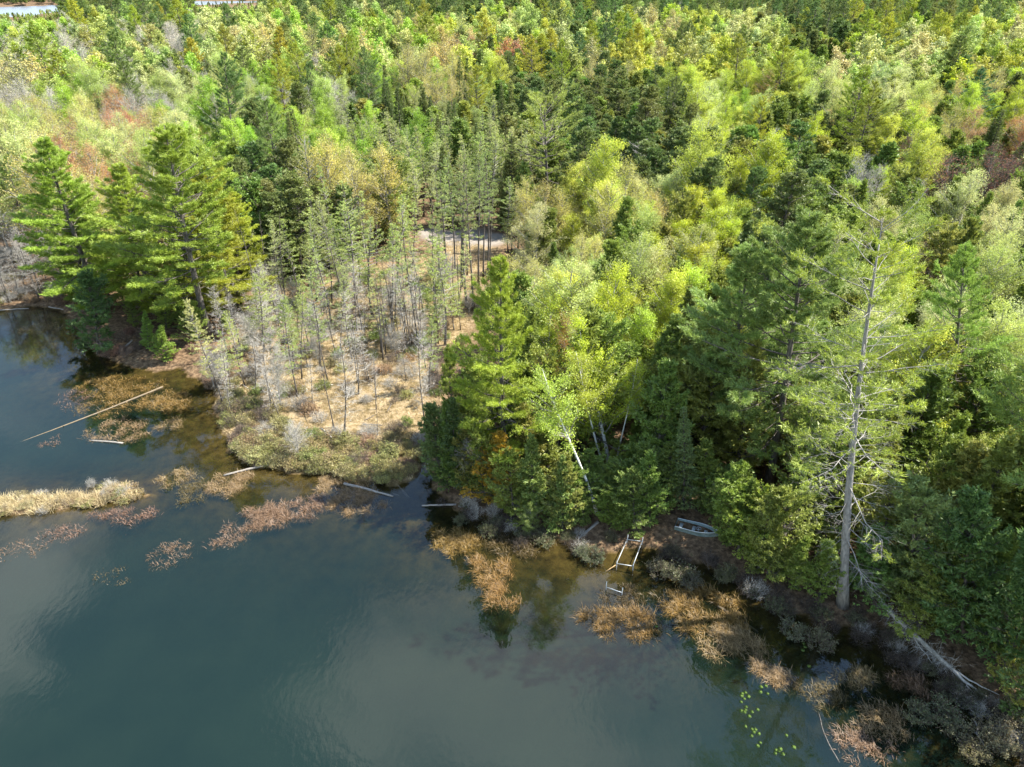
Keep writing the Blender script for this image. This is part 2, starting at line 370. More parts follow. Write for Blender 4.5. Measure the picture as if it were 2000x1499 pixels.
def conifer(name, seed, h, cb=.25, rmax=3.5, dz=.8, nb=5, prof='pine', up0=-5, up1=45, curve=.2, lat=5, latlen=.38, K=8, nl=.2, nw=.035, spread=.7, upb=.35,
            trunk_r=.2, bark='bark', leafm='needle', bare_below=0.0, keep=1.0, steps=(.4, .7, 1.0), sway=.012, lod=1.0, twig='bark', irregular=.3, bare_twigs=False, top=.985, br=1.0, tw=.014):
    rg = np.random.default_rng(seed)
    line = sway_line(rg, h, 9, sway)
    zz = []; z = cb*h
    while z < h*top:
        zz.append(z); t = (z-cb*h)/(h-cb*h)
        z += dz*rg.uniform(.7, 1.3)*(1.1-.55*t)
    zz = np.array(zz)
    Z = np.repeat(zz, nb) + rg.normal(0, .12*dz, len(zz)*nb)
    A = (np.repeat(rg.uniform(0, 6.28, len(zz)), nb) + np.tile(np.arange(nb)*6.283/nb, len(zz)) + rg.normal(0, .3, len(zz)*nb))
    Z = np.clip(Z, cb*h*.9, h*.99); t = np.clip((Z-cb*h)/(h-cb*h), 0, 1)
    if prof == 'pine': p = np.where(t < .25, .8+.8*t, np.clip(1-((np.clip(t, .25, 1)-.25)/.75)**1.5, 0, 1)**.85)
    elif prof == 'cone': p = (1-t)**.85
    elif prof == 'cedar': p = np.minimum(1, (.62+t*2.0))*np.sqrt(np.clip(1-t**1.6, 0, 1))
    elif prof == 'slim': p = (1-t)**.6*np.minimum(1, .6+t*2)
    else: p = .55+.45*np.sin(t*3.1)
    lobes = 1 + irregular*np.sin(A*rg.integers(1, 3) + rg.uniform(0, 6) + t*5)*.6
    Lb = rmax*np.maximum(p, .07)*rg.uniform(1-irregular, 1+irregular*.6, len(Z))*lobes
    sel = rg.random(len(Z)) < (.93 if irregular > .2 else .99)
    Z, A, t, Lb = Z[sel], A[sel], t[sel], Lb[sel]
    el = np.radians(up0 + (up1-up0)*t + rg.normal(0, 7, len(Z)))
    s = np.linspace(0, 1, 5)[None, :]
    hr = Lb[:, None]*s*np.cos(el)[:, None]
    base = on_line(line, Z)
    wob = rg.normal(0, .06, (len(Z), 5))*Lb[:, None]*s
    A5 = A[:, None]
    P = np.stack([base[:, None, 0] + hr*np.cos(A5) - wob*np.sin(A5), base[:, None, 1] + hr*np.sin(A5) + wob*np.cos(A5),
                  base[:, None, 2] + Lb[:, None]*(s*np.sin(el)[:, None] + curve*s*s)], -1)
    R = br*(.012 + .013*Lb)[:, None]*(1-.85*s)*min(1.0, .55+h/30)
    sp = Soup(); sp.add(tubes(P, R, 3, False), 1, .5, True)
    # side shoots
    cnt = np.maximum(1, rg.poisson(lat*Lb*lod + 1)); bi = np.repeat(np.arange(len(Z)), cnt)
    ss = rg.uniform(.22, 1, len(bi))**.8
    f = ss*4; i0 = np.minimum(f.astype(int), 3); fr = (f-i0)[:, None]
    C = P[bi, i0]*(1-fr) + P[bi, i0+1]*fr
    Tn = norm(P[bi, i0+1]-P[bi, i0])
    sd = rg.choice([-1, 1], len(bi))*np.radians(rg.uniform(28, 68, len(bi)))
    c, s_ = np.cos(sd), np.sin(sd)
    D = np.stack([Tn[:, 0]*c-Tn[:, 1]*s_, Tn[:, 0]*s_+Tn[:, 1]*c, Tn[:, 2]*.7 + rg.normal(.05, .14, len(bi))], -1); D = norm(D)
    Ll = (latlen*Lb[bi]*(1.12-ss)*rg.uniform(.5, 1.25, len(bi)) + .16)
    sp.add(blades(C, D, Ll, .012+.012*Ll, rg), 1, .5)
    alive = (t[bi] > bare_below*rg.uniform(.7, 1.3, len(bi))) & (rg.random(len(bi)) < keep)
    if bare_twigs:
        q = rg.random(len(bi)) < .9
        for _ in range(3):
            g_ = rg.uniform(.3, 1, q.sum())[:, None]
            sp.add(blades(C[q]+D[q]*Ll[q][:, None]*g_, D[q]+rg.normal(0, .55, (q.sum(), 3)), Ll[q]*.5+.12, tw, rg), 1, .5)
    Ca, Da, La = C[alive], D[alive], Ll[alive]
    btone = rg.uniform(.2, .8, len(Z))[bi][alive]
    for st in steps:
        Ct = Ca + Da*(La*st)[:, None]
        Ck = np.repeat(Ct, K, 0) + rg.normal(0, nl*.22, (len(Ct)*K, 3)); Dk = np.repeat(Da, K, 0)
        Dk = Dk + rg.normal(0, spread, Dk.shape); Dk[:, 2] += upb
        n = len(Ck)
        sp.add(blades(Ck, Dk, nl*rg.uniform(.7, 1.3, n), nw*rg.uniform(.7, 1.3, n), rg), 0, np.clip(np.repeat(btone, K)*.6 + rg.uniform(0, .4, n), 0, 1))
    cm = sp.mesh(name+'_crown', [M[leafm], M[twig]])
    tm = trunk_mesh(name+'_trunk', line, trunk_r, M[bark])
    return tm, cm, h

def broadleaf(name, seed, h, cw=5., cb=.3, clumps=60, leaves=110, ls=.12, sd=.5, bark='bark_grey', twig=None, trunk_r=.13, twigs=7, fork=0, leafm='leaf', flat=.75, lw=.75, sway=.025, ttop=.86, twl=.8):
    rg = np.random.default_rng(seed); twig = twig or bark
    line = sway_line(rg, h*ttop, 9, sway)
    zc, rz = h*(cb+(1-cb)*.52), h*(1-cb)*.52
    d = norm(rg.normal(size=(clumps, 3))); r = rg.random(clumps)**.42
    ax = rg.uniform(.85, 1.15); kz = d[:, 2]*r
    nar = (1-.5*np.clip(kz, 0, 1)**1.3)*(1-.25*np.clip(-kz, 0, 1))                      # narrower towards the top
    C = np.stack([d[:, 0]*r*cw*.5*nar*ax, d[:, 1]*r*cw*.5*nar/ax, zc + kz*rz], -1)
    ang = np.arctan2(C[:, 1], C[:, 0]); lob = 1+.25*np.sin(ang*3+rg.uniform(0, 6))+.22*np.sin(ang*2+C[:, 2]*.9+rg.uniform(0, 6))
    C[:, :2] *= lob[:, None]
    top_i = on_line(line, np.clip(C[:, 2], 0, line[-1, 2])); C[:, :2] += top_i[:, :2]
    hr = np.hypot(C[:, 0]-top_i[:, 0], C[:, 1]-top_i[:, 1])
    z0 = np.clip(C[:, 2] - hr*rg.uniform(.55, 1.1, clumps) - rg.uniform(.2, .8, clumps), h*cb*.75, line[-1, 2]*.98)
    A = on_line(line, z0); s = np.linspace(0, 1, 6)[None, :, None]
    P = A[:, None]*(1-s) + C[:, None]*s
    bow = np.sin(s*math.pi)*(hr[:, None, None]*.14)*np.sign(rg.normal(size=(clumps, 1, 1))+.5)
    P[:, :, 2:3] -= bow*.5; P += rg.normal(0, .035, P.shape)*(hr[:, None, None]+.4)*np.sin(s*math.pi)
    ln = np.linalg.norm(C-A, axis=1)
    R = (.010+.011*ln)[:, None]*(1-.8*s[:, :, 0])
    sp = Soup(); sp.add(tubes(P, R, 4, False), 1, .5, True)
    # twigs
    ti = np.repeat(np.arange(clumps), twigs); q = rg.uniform(.45, 1, len(ti)); f = q*5; i0 = np.minimum(f.astype(int), 4)
    B = P[ti, i0] + (P[ti, i0+1]-P[ti, i0])*(f-i0)[:, None]
    out = norm(C-np.array([0, 0, zc-rz*.6]))
    Dt = norm(out[ti]*.8 + rg.normal(0, .65, (len(ti), 3)) + np.array([0, 0, .2]))
    Lt = rg.uniform(.5, 1.2, len(ti))*sd*1.7*twl
    sp.add(blades(B, Dt, Lt, .016+.01*Lt, rg), 1, .5)
    if leaves < 40:                      # finer twigs for bare crowns
        t2 = np.repeat(np.arange(len(ti)), 4); q2 = rg.uniform(.2, 1, len(t2))
        sp.add(blades(B[t2]+Dt[t2]*(Lt[t2]*q2)[:, None], Dt[t2]+rg.normal(0, .5, (len(t2), 3)), Lt[t2]*.55, .013, rg), 1, .5)
    if leaves:
        cnt = rg.poisson(leaves*rg.uniform(.45, 1.5, clumps)); li = np.repeat(np.arange(clumps), cnt); n = len(li)
        # leaves hang along the twigs of each clump
        tw = li*twigs + rg.integers(0, twigs, n); q = rg.uniform(.15, 1.15, n)
        pos = B[tw] + Dt[tw]*(Lt[tw]*q)[:, None] + rg.normal(0, sd*.33, (n, 3))*np.array([1, 1, flat])
        ct = rg.uniform(.1, .9, clumps)
        sp.add(blades(pos, rg.normal(size=(n, 3))+np.array([0, 0, -.2]), ls*rg.uniform(.7, 1.35, n), ls*lw*rg.uniform(.8, 1.2, n), rg), 0, np.clip(ct[li]*.7+rg.uniform(0, .35, n), 0, 1))
    cm = sp.mesh(name+'_crown', [M[leafm], M[twig]])
    tm = trunk_mesh(name+'_trunk', line, trunk_r, M[bark])
    return tm, cm, h

def shrub_mesh(name, seed, r=.7, h=.8, stems=26, leaves=900, ls=.06, leafm='leaf', twig='twig_brown', lw=.7, twigs=8, spread=1.0):
    rg = np.random.default_rng(seed); sp = Soup()
    a = rg.uniform(0, 6.28, stems); q = rg.random(stems)**.5
    tip = np.stack([np.cos(a)*q*r, np.sin(a)*q*r, h*(1-.55*q**2)*rg.uniform(.75, 1.2, stems)], -1)
    base = tip*np.array([.35, .35, 0]); s = np.linspace(0, 1, 4)[None, :, None]
    P = base[:, None]*(1-s)+tip[:, None]*s; P[:, :, 2] -= .12*np.sin(s[:, :, 0]*3.14)*q[:, None]*h; P[:, 0, 2] -= .25
    sp.add(tubes(P, np.full((stems, 4), .012)*(1-.6*s[:, :, 0]), 3, False), 1)
    ti = np.repeat(np.arange(stems), twigs); g_ = rg.uniform(.35, 1, len(ti)); f = g_*3; i0 = np.minimum(f.astype(int), 2)
    B = P[ti, i0]+(P[ti, i0+1]-P[ti, i0])*(f-i0)[:, None]
    D = norm(norm(tip)[ti]*.7+rg.normal(0, .6, (len(ti), 3))+np.array([0, 0, .35])); Lt = rg.uniform(.15, .4, len(ti))*spread
    sp.add(blades(B, D, Lt, .014, rg), 1)
    t2 = np.repeat(np.arange(len(ti)), 3)
    sp.add(blades(B[t2]+D[t2]*(Lt[t2]*rg.uniform(.3, 1, len(t2)))[:, None], D[t2]+rg.normal(0, .5, (len(t2), 3)), Lt[t2]*.6, .011, rg), 1)
    if leaves:
        n = leaves; k = rg.integers(0, len(ti), n)
        pos = B[k]+D[k]*(Lt[k]*rg.uniform(.2, 1.15, n))[:, None]+rg.normal(0, .05, (n, 3))
        st = rg.uniform(.2, .8, stems)
        sp.add(blades(pos, rg.normal(size=(n, 3))+np.array([0, 0, .4]), ls*rg.uniform(.7, 1.3, n), ls*lw, rg), 0, np.clip(st[ti[k]]*.7+rg.uniform(0, .35, n), 0, 1))
    return sp.mesh(name, [M[leafm], M[twig]])

# ------------------------------------------------------------------ prototypes of each kind (tall ones near, plainer ones far)
def protos():
    P = {}
    P['pine'] = [conifer('white_pine', 11+i, 24, cb=[.16, .2, .26, .12][i], rmax=[5.0, 4.6, 4.4, 4.8][i], dz=.9, nb=5, lat=5, K=9, nl=.27, nw=.05, up0=-6, up1=42, trunk_r=.27, irregular=.45) for i in range(4)]
    P['ragged_pine'] = [conifer('ragged_pine', 31+i, 22, cb=.34, rmax=5.2, dz=1.15, nb=4, lat=4.2, K=9, nl=.26, nw=.046, up0=-2, up1=40, trunk_r=.27, irregular=.55, prof='dome', bare_below=.12, keep=.9) for i in range(2)]
    P['cedar'] = [conifer('cedar', 41+i, 11, cb=.05, rmax=[1.9, 2.3, 1.7, 2.5][i], dz=[.42, .5, .42, .6][i], nb=6, prof=['cedar', 'cedar', 'cone', 'cedar'][i], up0=5, up1=62, curve=.12, lat=7.5, latlen=.52, K=5, nl=.23, nw=.11, spread=.65, upb=-.05, trunk_r=.14, irregular=[.55, .7, .5, .8][i], steps=(.5, 1.0), sway=.03) for i in range(4)]
    P['hemlock'] = [conifer('hemlock', 45+i, 14, cb=.08, rmax=[3.0, 3.4][i], dz=.62, nb=6, prof='cedar', up0=-12, up1=50, curve=.02, lat=6.5, latlen=.46, K=5, nl=.25, nw=.12, spread=.65, upb=-.05, trunk_r=.18, irregular=.5, steps=(.5, 1.0)) for i in range(2)]
    P['spruce'] = [conifer('spruce', 51+i, 14, cb=.06, rmax=[1.5, 1.9][i], dz=.42, nb=6, prof='cone', up0=-22, up1=35, curve=.10, lat=9, latlen=.34, K=5, nl=.15, nw=.06, spread=.5, upb=0, trunk_r=.14, irregular=.22, steps=(.5, 1.0)) for i in range(2)]
    P['tamarack'] = [conifer('tamarack', 61+i, 13, cb=.3, rmax=[2.0, 1.6, 2.2][i], dz=[.42, .5, .46][i], nb=4, prof=['slim', 'cone', 'slim'][i], up0=-8, up1=44, curve=.1, lat=6, latlen=.38, K=4, nl=.12, nw=.06, spread=.9, upb=.1, trunk_r=.10, leafm='leaf', irregular=.6, steps=(.3, .65, 1.0), twig='bark_grey', keep=.85, sway=.026) for i in range(3)]
    P['bare_tamarack'] = [conifer('bare_tamarack', 71+i, 9, cb=.15, rmax=[1.35, 1.1, 1.2][i], dz=[.42, .5, .36][i], nb=4, prof=['slim', 'dome', 'cedar'][i], up0=-6, up1=50, curve=.08, lat=4.5, latlen=.5, K=1, nl=.05, nw=.03, trunk_r=.07, irregular=.6, steps=(), twig='twig_grey', bark='bark', bare_twigs=True, sway=.03, br=.6, tw=.012) for i in range(3)]
    P['dark_snag'] = [conifer('dark_snag', 81+i, 12, cb=.3, rmax=.9, dz=.7, nb=3, prof='slim', up0=-10, up1=30, curve=.03, lat=3, latlen=.4, K=1, nl=.05, nw=.03, trunk_r=.09, irregular=.6, steps=(), twig='bark', bark='bark', sway=.015) for i in range(2)]
    P['birch'] = [broadleaf('birch', 91+i, 13, cw=[6.0, 5.2, 6.8][i], cb=[.25, .3, .2][i], clumps=95, leaves=250, ls=.105, sd=.52, bark='birch', twig='bark_grey', trunk_r=.11) for i in range(3)]
    P['aspen'] = [broadleaf('aspen', 101+i, 14, cw=[5.6, 6.6][i], cb=.28, clumps=95, leaves=190, ls=.10, sd=.52, bark='bark_grey', trunk_r=.12) for i in range(2)]
    P['poplar'] = [broadleaf('poplar', 111+i, 13, cw=[6.8, 6.0][i], cb=.18, clumps=95, leaves=250, ls=.115, sd=.52, bark='bark_grey', trunk_r=.14) for i in range(2)]
    P['maple'] = [broadleaf('red_maple', 121+i, 13, cw=[6.6, 6.0][i], cb=.25, clumps=95, leaves=115, ls=.10, sd=.6, bark='bark_grey', trunk_r=.14, twigs=10) for i in range(2)]
    P['bare'] = [broadleaf('bare_tree', 131+i, 13, cw=[6.4, 5.6][i], cb=.22, clumps=95, leaves=12, ls=.1, sd=.6, bark='bark_grey', twig='twig_grey', trunk_r=.13, twigs=14, twl=1.1) for i in range(2)]
    P['brown_bare'] = [broadleaf('brown_bare_tree', 141, 13, cw=7.2, cb=.22, clumps=90, leaves=24, ls=.1, sd=.6, bark='bark_grey', twig='twig_brown', trunk_r=.16, twigs=13, twl=1.1)]
    return P
PROTO = protos()
# species: (prototype, object name, everyday words, category, height range, tints)
KIND = {
 'P': ('pine', 'white_pine', 'yellow-green white pine', 'pine tree', (18, 24), [(.31, .345, .04), (.27, .32, .04), (.34, .36, .045)]),
 'p': ('pine', 'white_pine', 'dark blue-green white pine', 'pine tree', (17, 23), [(.135, .20, .055), (.18, .23, .055)]),
 'C': ('cedar', 'cedar_tree', 'olive green cedar', 'cedar tree', (8, 13.5), [(.195, .25, .045), (.225, .265, .05), (.155, .22, .042), (.25, .265, .055)]),
 'k': ('hemlock', 'hemlock_tree', 'dark green hemlock', 'hemlock tree', (10, 16), [(.115, .175, .045), (.145, .19, .05), (.175, .20, .055)]),
 'S': ('spruce', 'spruce_tree', 'narrow dark spruce', 'spruce tree', (10, 16), [(.13, .17, .045), (.18, .21, .055)]),
 'T': ('tamarack', 'tamarack_tree', 'thin pale green tamarack', 'tamarack tree', (10, 15), [(.37, .43, .13), (.34, .40, .11), (.40, .43, .16)]),
 't': ('bare_tamarack', 'leafless_tamarack', 'leafless silver-grey tamarack', 'bare tree', (6, 10), [(.3, .28, .2)]),
 'B': ('birch', 'birch_tree', 'bright yellow-green birch', 'birch tree', (10, 15), [(.40, .46, .045), (.35, .43, .05), (.43, .47, .07)]),
 'b': ('aspen', 'aspen_tree', 'pale green aspen', 'aspen tree', (11, 16), [(.39, .44, .12), (.34, .41, .10), (.45, .47, .18)]),
 'G': ('poplar', 'poplar_tree', 'fresh mid green poplar', 'poplar tree', (11, 15), [(.28, .42, .045), (.26, .38, .045), (.33, .43, .06)]),
 'g': ('aspen', 'young_aspen', 'soft grey-green young aspen', 'aspen tree', (9, 14), [(.30, .37, .10), (.28, .32, .10), (.34, .40, .11)]),
 'M': ('maple', 'maple_tree', 'orange-red budding maple', 'maple tree', (10, 14), [(.44, .24, .09), (.42, .20, .10), (.48, .31, .13)]),
 'm': ('maple', 'oak_tree', 'tan-yellow budding oak', 'oak tree', (11, 16), [(.46, .42, .12), (.42, .39, .12), (.48, .45, .11)]),
 'W': ('bare', 'leafless_aspen', 'leafless whitish-grey aspen', 'bare tree', (10, 15), [(.55, .50, .33), (.5, .5, .28)]),
 'R': ('brown_bare', 'leafless_maple', 'leafless red-brown maple', 'bare tree', (10, 14), [(.35, .15, .09)]),
 'a': ('poplar', 'alder_bush', 'green alder bush', 'bush', (2.2, 4.5), [(.19, .27, .055), (.23, .28, .06)]),
 's': ('bare', 'bare_sapling', 'leafless silvery sapling', 'bare tree', (3.5, 7), [(.5, .46, .3)]),
 'r': ('brown_bare', 'brown_sapling', 'leafless brownish sapling', 'bare tree', (3, 6), [(.45, .26, .12)]),
 'd': ('dark_snag', 'dead_snag', 'thin dark dead snag', 'dead tree', (9, 14), [(.2, .2, .2)]),
}
USED = []      # (x, y, radius) already planted
TREES = []     # every planted tree, for its label
FMATS = None
def plant(key, x, y, h, tint=None, lean=(0, 0), rz=None, wide=1.0, label=None, proto=None, variant=None, name=None, cat=None, single=False):
    pk, nm, words, ct, hr, tints = KIND[key]
    pl = PROTO[proto or pk]; tm, cm, h0 = pl[variant if variant is not None else rnd.randrange(len(pl))]
    s = h/h0; rz = rnd.uniform(0, 6.28) if rz is None else rz
    z = max(gz(x, y), -0.1)
    e = empty(name or nm, (x, y, z), (0, 0, 0), (1, 1, 1))
    # lean (dx, dy over the height) then spin about the own axis
    ax = Vector((lean[0], lean[1], h)).normalized()
    q = Vector((0, 0, 1)).rotation_difference(ax) @ Matrix.Rotation(rz, 3, 'Z').to_quaternion()
    e.rotation_euler = q.to_euler(); e.scale = (s*wide, s*wide, s)
    tint = tint or rnd.choice(tints)
    j = [rnd.uniform(.95, 1.05) for _ in range(3)]; g_ = rnd.uniform(.82, 1.15)
    col = tuple(min(.8, c*k*g_) for c, k in zip(tint, j)) + (1,)
    for mm, pn in ((tm, 'trunk'), (cm, 'crown')):
        o = bpy.data.objects.new(pn, mm); o.color = col; link(o, e)
    TREES.append(dict(o=e, key=key, x=x, y=y, h=h, label=label, words=words, cat=cat or ct))
    return e
def plant_px(key, base, top, **kw):
    """a tree whose foot and tip stand at these picture points"""
    b = on_ground(*base)
    u, v = (top[0]-1000)/FPX, (top[1]-749.5)/FPX
    k = b.y/(CP - v*SP); tz = CAM_H - k*(SP + v*CP); tx = u*k
    h = tz - b.z
    rad = kw.pop('clear', 1.6)
    USED.append((b.x, b.y, rad))
    return plant(key, b.x, b.y, h, lean=(tx-b.x, kw.pop('leany', 0)), **kw)
def plant_top(key, top, h, **kw):
    """a tree of height h whose tip stands at this picture point"""
    p = at(top[0], top[1], h+.5)
    USED.append((p.x, p.y, kw.pop('clear', 1.8)))
    return plant(key, p.x, p.y, h, **kw)
# ------------------------------------------------------------------ trees that stand out in the photograph
PROTO['dying_pine'] = [conifer('dying_pine', 201, 28, cb=.13, rmax=4.2, dz=1.15, nb=4, prof='dome', up0=-30, up1=32, curve=.10, lat=4.6, latlen=.42, K=9, nl=.26, nw=.045, trunk_r=.30, irregular=.45,
                               bare_below=.34, keep=.62, twig='bark_grey', bark='bark_grey', bare_twigs=True, sway=.012, br=.65, tw=.012)]
PROTO['white_birch'] = [broadleaf('white_birch', 205+i, 15, cw=[7.6, 3.8][i], cb=[.20, .42][i], clumps=[120, 50][i], leaves=[200, 150][i], ls=.11, sd=.55, bark='birch', twig='bark_grey', trunk_r=[.18, .12][i], sway=[.035, .05][i], ttop=.93) for i in range(2)]
PROTO['hero_pine'] = [conifer('great_pine', 211+i, 24, cb=[.06, .2, .25][i], rmax=[4.6, 5.2, 4.8][i], dz=.85, nb=5, lat=7.5, K=10, nl=.30, nw=.055, up0=-8, up1=40, trunk_r=.30, irregular=.5, sway=.012) for i in range(3)]
PROTO['stem_tamarack'] = [conifer('stem_tamarack', 231+i, 15, cb=.5, rmax=1.7, dz=.5, nb=4, prof='slim', up0=-8, up1=44, curve=.1, lat=6, latlen=.38, K=4, nl=.12, nw=.06, spread=.9, trunk_r=.13, leafm='leaf', irregular=.6, steps=(.3, .65, 1.0), keep=.8, sway=.02) for i in range(2)]
PROTO['dead_pine'] = [conifer('dead_pine', 221, 18, cb=.45, rmax=2.3, dz=.7, nb=4, prof='dome', up0=-5, up1=50, lat=3, latlen=.4, K=6, nl=.2, nw=.035, trunk_r=.22, irregular=.6, keep=.35, bare_twigs=True, twig='twig_grey')]

PY = (.30, .38, .05); PD = (.055, .105, .04)
# pines on the point by the bay
plant_px('P', (200, 606), (95, 268), proto='hero_pine', variant=0, wide=1.35, tint=(.27, .35, .05), label='broad yellow-green pine at the water end of the point, nearest the open bay', clear=3)
plant_px('P', (303, 612), (238, 318), proto='hero_pine', variant=0, wide=1.35, tint=PY, label='second yellow-green pine from the open bay in the cluster on the point', clear=3)
plant_px('P', (410, 660), (308, 243), proto='hero_pine', variant=2, wide=1.3, tint=PY, label='tallest yellow-green pine of the cluster on the point, bare lower trunk showing', clear=3)
plant_px('P', (455, 618), (410, 308), proto='hero_pine', variant=0, wide=1.3, tint=(0.295, 0.308, 0.034), label='brightest yellow pine of the cluster, next to the open bog', clear=3)
plant_px('P', (345, 590), (365, 350), variant=1, tint=PY, label='shorter pine half hidden between the two tallest pines on the point', clear=2)
plant_px('P', (170, 560), (120, 380), variant=3, tint=(0.217, 0.29, 0.049), label='low dark pine behind the broad pine at the end of the point')
plant_px('P', (60, 500), (15, 300), variant=2, tint=(0.231, 0.314, 0.066), label='pine at the left edge above the muddy bank')
plant_px('k', (192, 690), (163, 540), proto='cedar', variant=1, wide=1.15, tint=(0.089, 0.154, 0.041), label='dark green cedar leaning out over the water at the point', name='cedar_tree', cat='cedar tree')
plant_px('C', (330, 705), (318, 640), variant=0, wide=1.4, tint=(0.238, 0.327, 0.049), label='small bright cedar at the foot of the pines on the point')
plant_px('C', (290, 680), (283, 610), variant=2, wide=1.4, tint=(0.198, 0.314, 0.058), label='low bushy cedar below the second pine on the point')
plant_px('C', (375, 670), (372, 590), variant=1, wide=1.2, tint=(0.231, 0.314, 0.049), label='bushy cedar against the trunk of the tallest pine on the point')
plant_px('P', (150, 585), (165, 345), proto='hero_pine', variant=0, wide=1.2, tint=(0.26, 0.32, 0.045), label='green pine filling the gap behind the two pines nearest the bay')
plant_px('P', (465, 575), (455, 375), proto='hero_pine', variant=0, wide=1.2, tint=(0.38, 0.4, 0.045), label='low bright yellow pine against the open bog')
plant_px('P', (270, 600), (268, 380), proto='hero_pine', variant=0, wide=1.1, tint=(.28, .36, .05), label='lower pine filling the middle of the point cluster')
plant_px('P', (380, 628), (352, 420), proto='hero_pine', variant=0, wide=1.1, tint=(.32, .38, .05), label='lower bright pine in front of the tallest point pine')
# behind them
plant_px('p', (468, 372), (443, 105), variant=2, tint=(0.119, 0.182, 0.049), label='tall dark pine standing over the forest behind the point pines', clear=3)
plant_px('p', (560, 455), (512, 190), proto='pine', variant=0, tint=(0.198, 0.282, 0.066), label='tall green pine with a tall bare stem beside the dark hollow', clear=3)
plant_px('d', (435, 350), (420, 190), proto='dead_pine', tint=(0.296, 0.272, 0.165), label='dead grey pine top close beside the tall dark pine', name='dead_pine', cat='dead tree')
plant_px('d', (622, 500), (592, 275), proto='dead_pine', tint=(0.363, 0.363, 0.099), label='half dead pine with a barkless stem at the edge of the dark hollow', name='dead_pine', cat='dead tree', clear=2)
# middle
plant_px('P', (1071, 447), (1072, 198), proto='ragged_pine', variant=0, wide=1.25, tint=(.30, .35, .08), label='ragged lone pine with long flat branches above the tan bushes', clear=4.5)
for q_ in ((1071, 465, 3.5), (1060, 430, 3.0), (1230, 425, 4.0), (1300, 428, 4.0), (1365, 430, 4.0), (1525, 435, 3.5)):
    b_ = at(q_[0], q_[1]); USED.append((b_.x, b_.y, q_[2]))
plant_px('P', (1180, 300), (1075, 160), proto='pine', variant=2, tint=(0.336, 0.336, 0.034), label='slim golden pine tip behind the ragged lone pine') if False else None
plant_top('p', (1186, 28), 22, variant=1, tint=(0.089, 0.154, 0.049), label='tall dark layered pine rising over the far middle woods', clear=3)
plant_top('p', (1132, 62), 19, variant=0, tint=(0.1, 0.173, 0.058), label='dark pine beside the tall layered pine of the far woods')
plant_top('p', (1255, 15), 18, variant=2, tint=(0.119, 0.182, 0.058), label='dark pine on the right hand of the tall layered pine')
plant_top('p', (1915, 135), 18, variant=3, tint=(0.089, 0.182, 0.066), wide=1.2, label='blue-green pine standing among pale aspens near the right edge', clear=3)
plant_top('p', (1318, 150), 17, variant=0, tint=(0.149, 0.19, 0.058), label='thin dark pine with a bare stem beside pale aspens')
plant_top('P', (700, 118), 16, proto='ragged_pine', variant=1, tint=(0.277, 0.272, 0.074), label='thin ragged pine among green poplars in the middle woods')
plant_top('P', (608, 70), 16, proto='ragged_pine', variant=0, tint=(0.238, 0.235, 0.083), label='brownish round-headed pine in the far left woods')
plant_top('S', (935, 122), 16, variant=1, tint=(0.139, 0.218, 0.066), label='green spire spruce in the middle woods behind the tamaracks')
plant_top('S', (775, 170), 17, variant=0, tint=(0.089, 0.118, 0.033), label='dark spire spruce among olive cedars in the middle woods')
plant_top('B', (790, 108), 14, proto='poplar', variant=0, tint=(0.19, 0.426, 0.067), label='rounded mid green poplar alone among tan oaks', name='poplar_tree', cat='poplar tree')
plant_top('W', (1370, 75), 13, variant=0, label='leafless whitish tree poking out among yellow-green birches')
plant_top('W', (655, 150), 15, variant=1, wide=1.3, label='spreading leafless white tree above the green poplars, largest of its kind', clear=3)
plant_top('W', (700, 205), 12, variant=0, wide=1.2, label='leafless white tree just below the spreading white one')
plant_top('W', (110, 60), 13, variant=0, wide=1.3, label='wide whitish leafless tree below the distant lake')
plant_top('W', (165, 62), 13, variant=1, wide=1.2, label='second whitish leafless tree below the distant lake')
plant_top('W', (15, 120), 13, variant=1, wide=1.3, label='whitish leafless tree cut by the left edge')
plant_top('W', (1330, 5), 16, variant=0, wide=1.3, label='pinkish grey leafless tree on the far ridge')
plant_top('G', (70, 62), 13, variant=0, wide=1.4, label='large rounded mid green poplar below the distant lake', clear=3)
plant_top('M', (1640, 165), 13, variant=1, tint=(0.47, 0.19, 0.09), label='reddish maple between dark cedars and a wide pale aspen')
plant_top('M', (230, 215), 13, variant=0, wide=1.3, tint=(0.55, 0.27, 0.1), label='orange maple behind the point pines')
plant_top('M', (270, 232), 12, variant=1, wide=1.2, tint=(0.52, 0.3, 0.13), label='second orange maple behind the point pines')
plant_top('m', (700, 340), 11, variant=0, tint=(0.5, 0.28, 0.09), label='slim orange-tan oak at the edge of the bog', name='oak_tree')
plant_top('M', (1105, 340), 8, variant=0, wide=1.2, tint=(0.52, 0.24, 0.15), label='small pinkish maple beside the ragged lone pine')
plant_top('b', (1720, 118), 15, variant=1, wide=1.45, tint=(0.336, 0.448, 0.146), label='wide rounded pale aspen, broadest crown of the right-hand woods', clear=3.4)
plant_top('m', (1815, 205), 13, variant=1, wide=1.2, tint=(0.515, 0.448, 0.078), label='golden budding oak below the wide pale aspen')
plant_top('m', (1810, 245), 10, variant=0, wide=1.0, tint=(0.48, 0.42, 0.07), label='smaller golden oak in front of the golden oak')
plant_top('R', (1870, 300), 14, variant=0, wide=1.25, label='spreading leafless red-brown maple near the right edge, largest of its kind', clear=3)
plant_top('R', (1830, 455), 11, variant=0, wide=1.0, label='leafless brown maple behind the crown of the dying pine', clear=2)
plant_px('d', (1525, 425), (1525, 250), proto='bare_tamarack', wide=1.8, label='grey dead snag with crooked stubs before dark hemlocks', name='dead_snag', cat='dead tree')
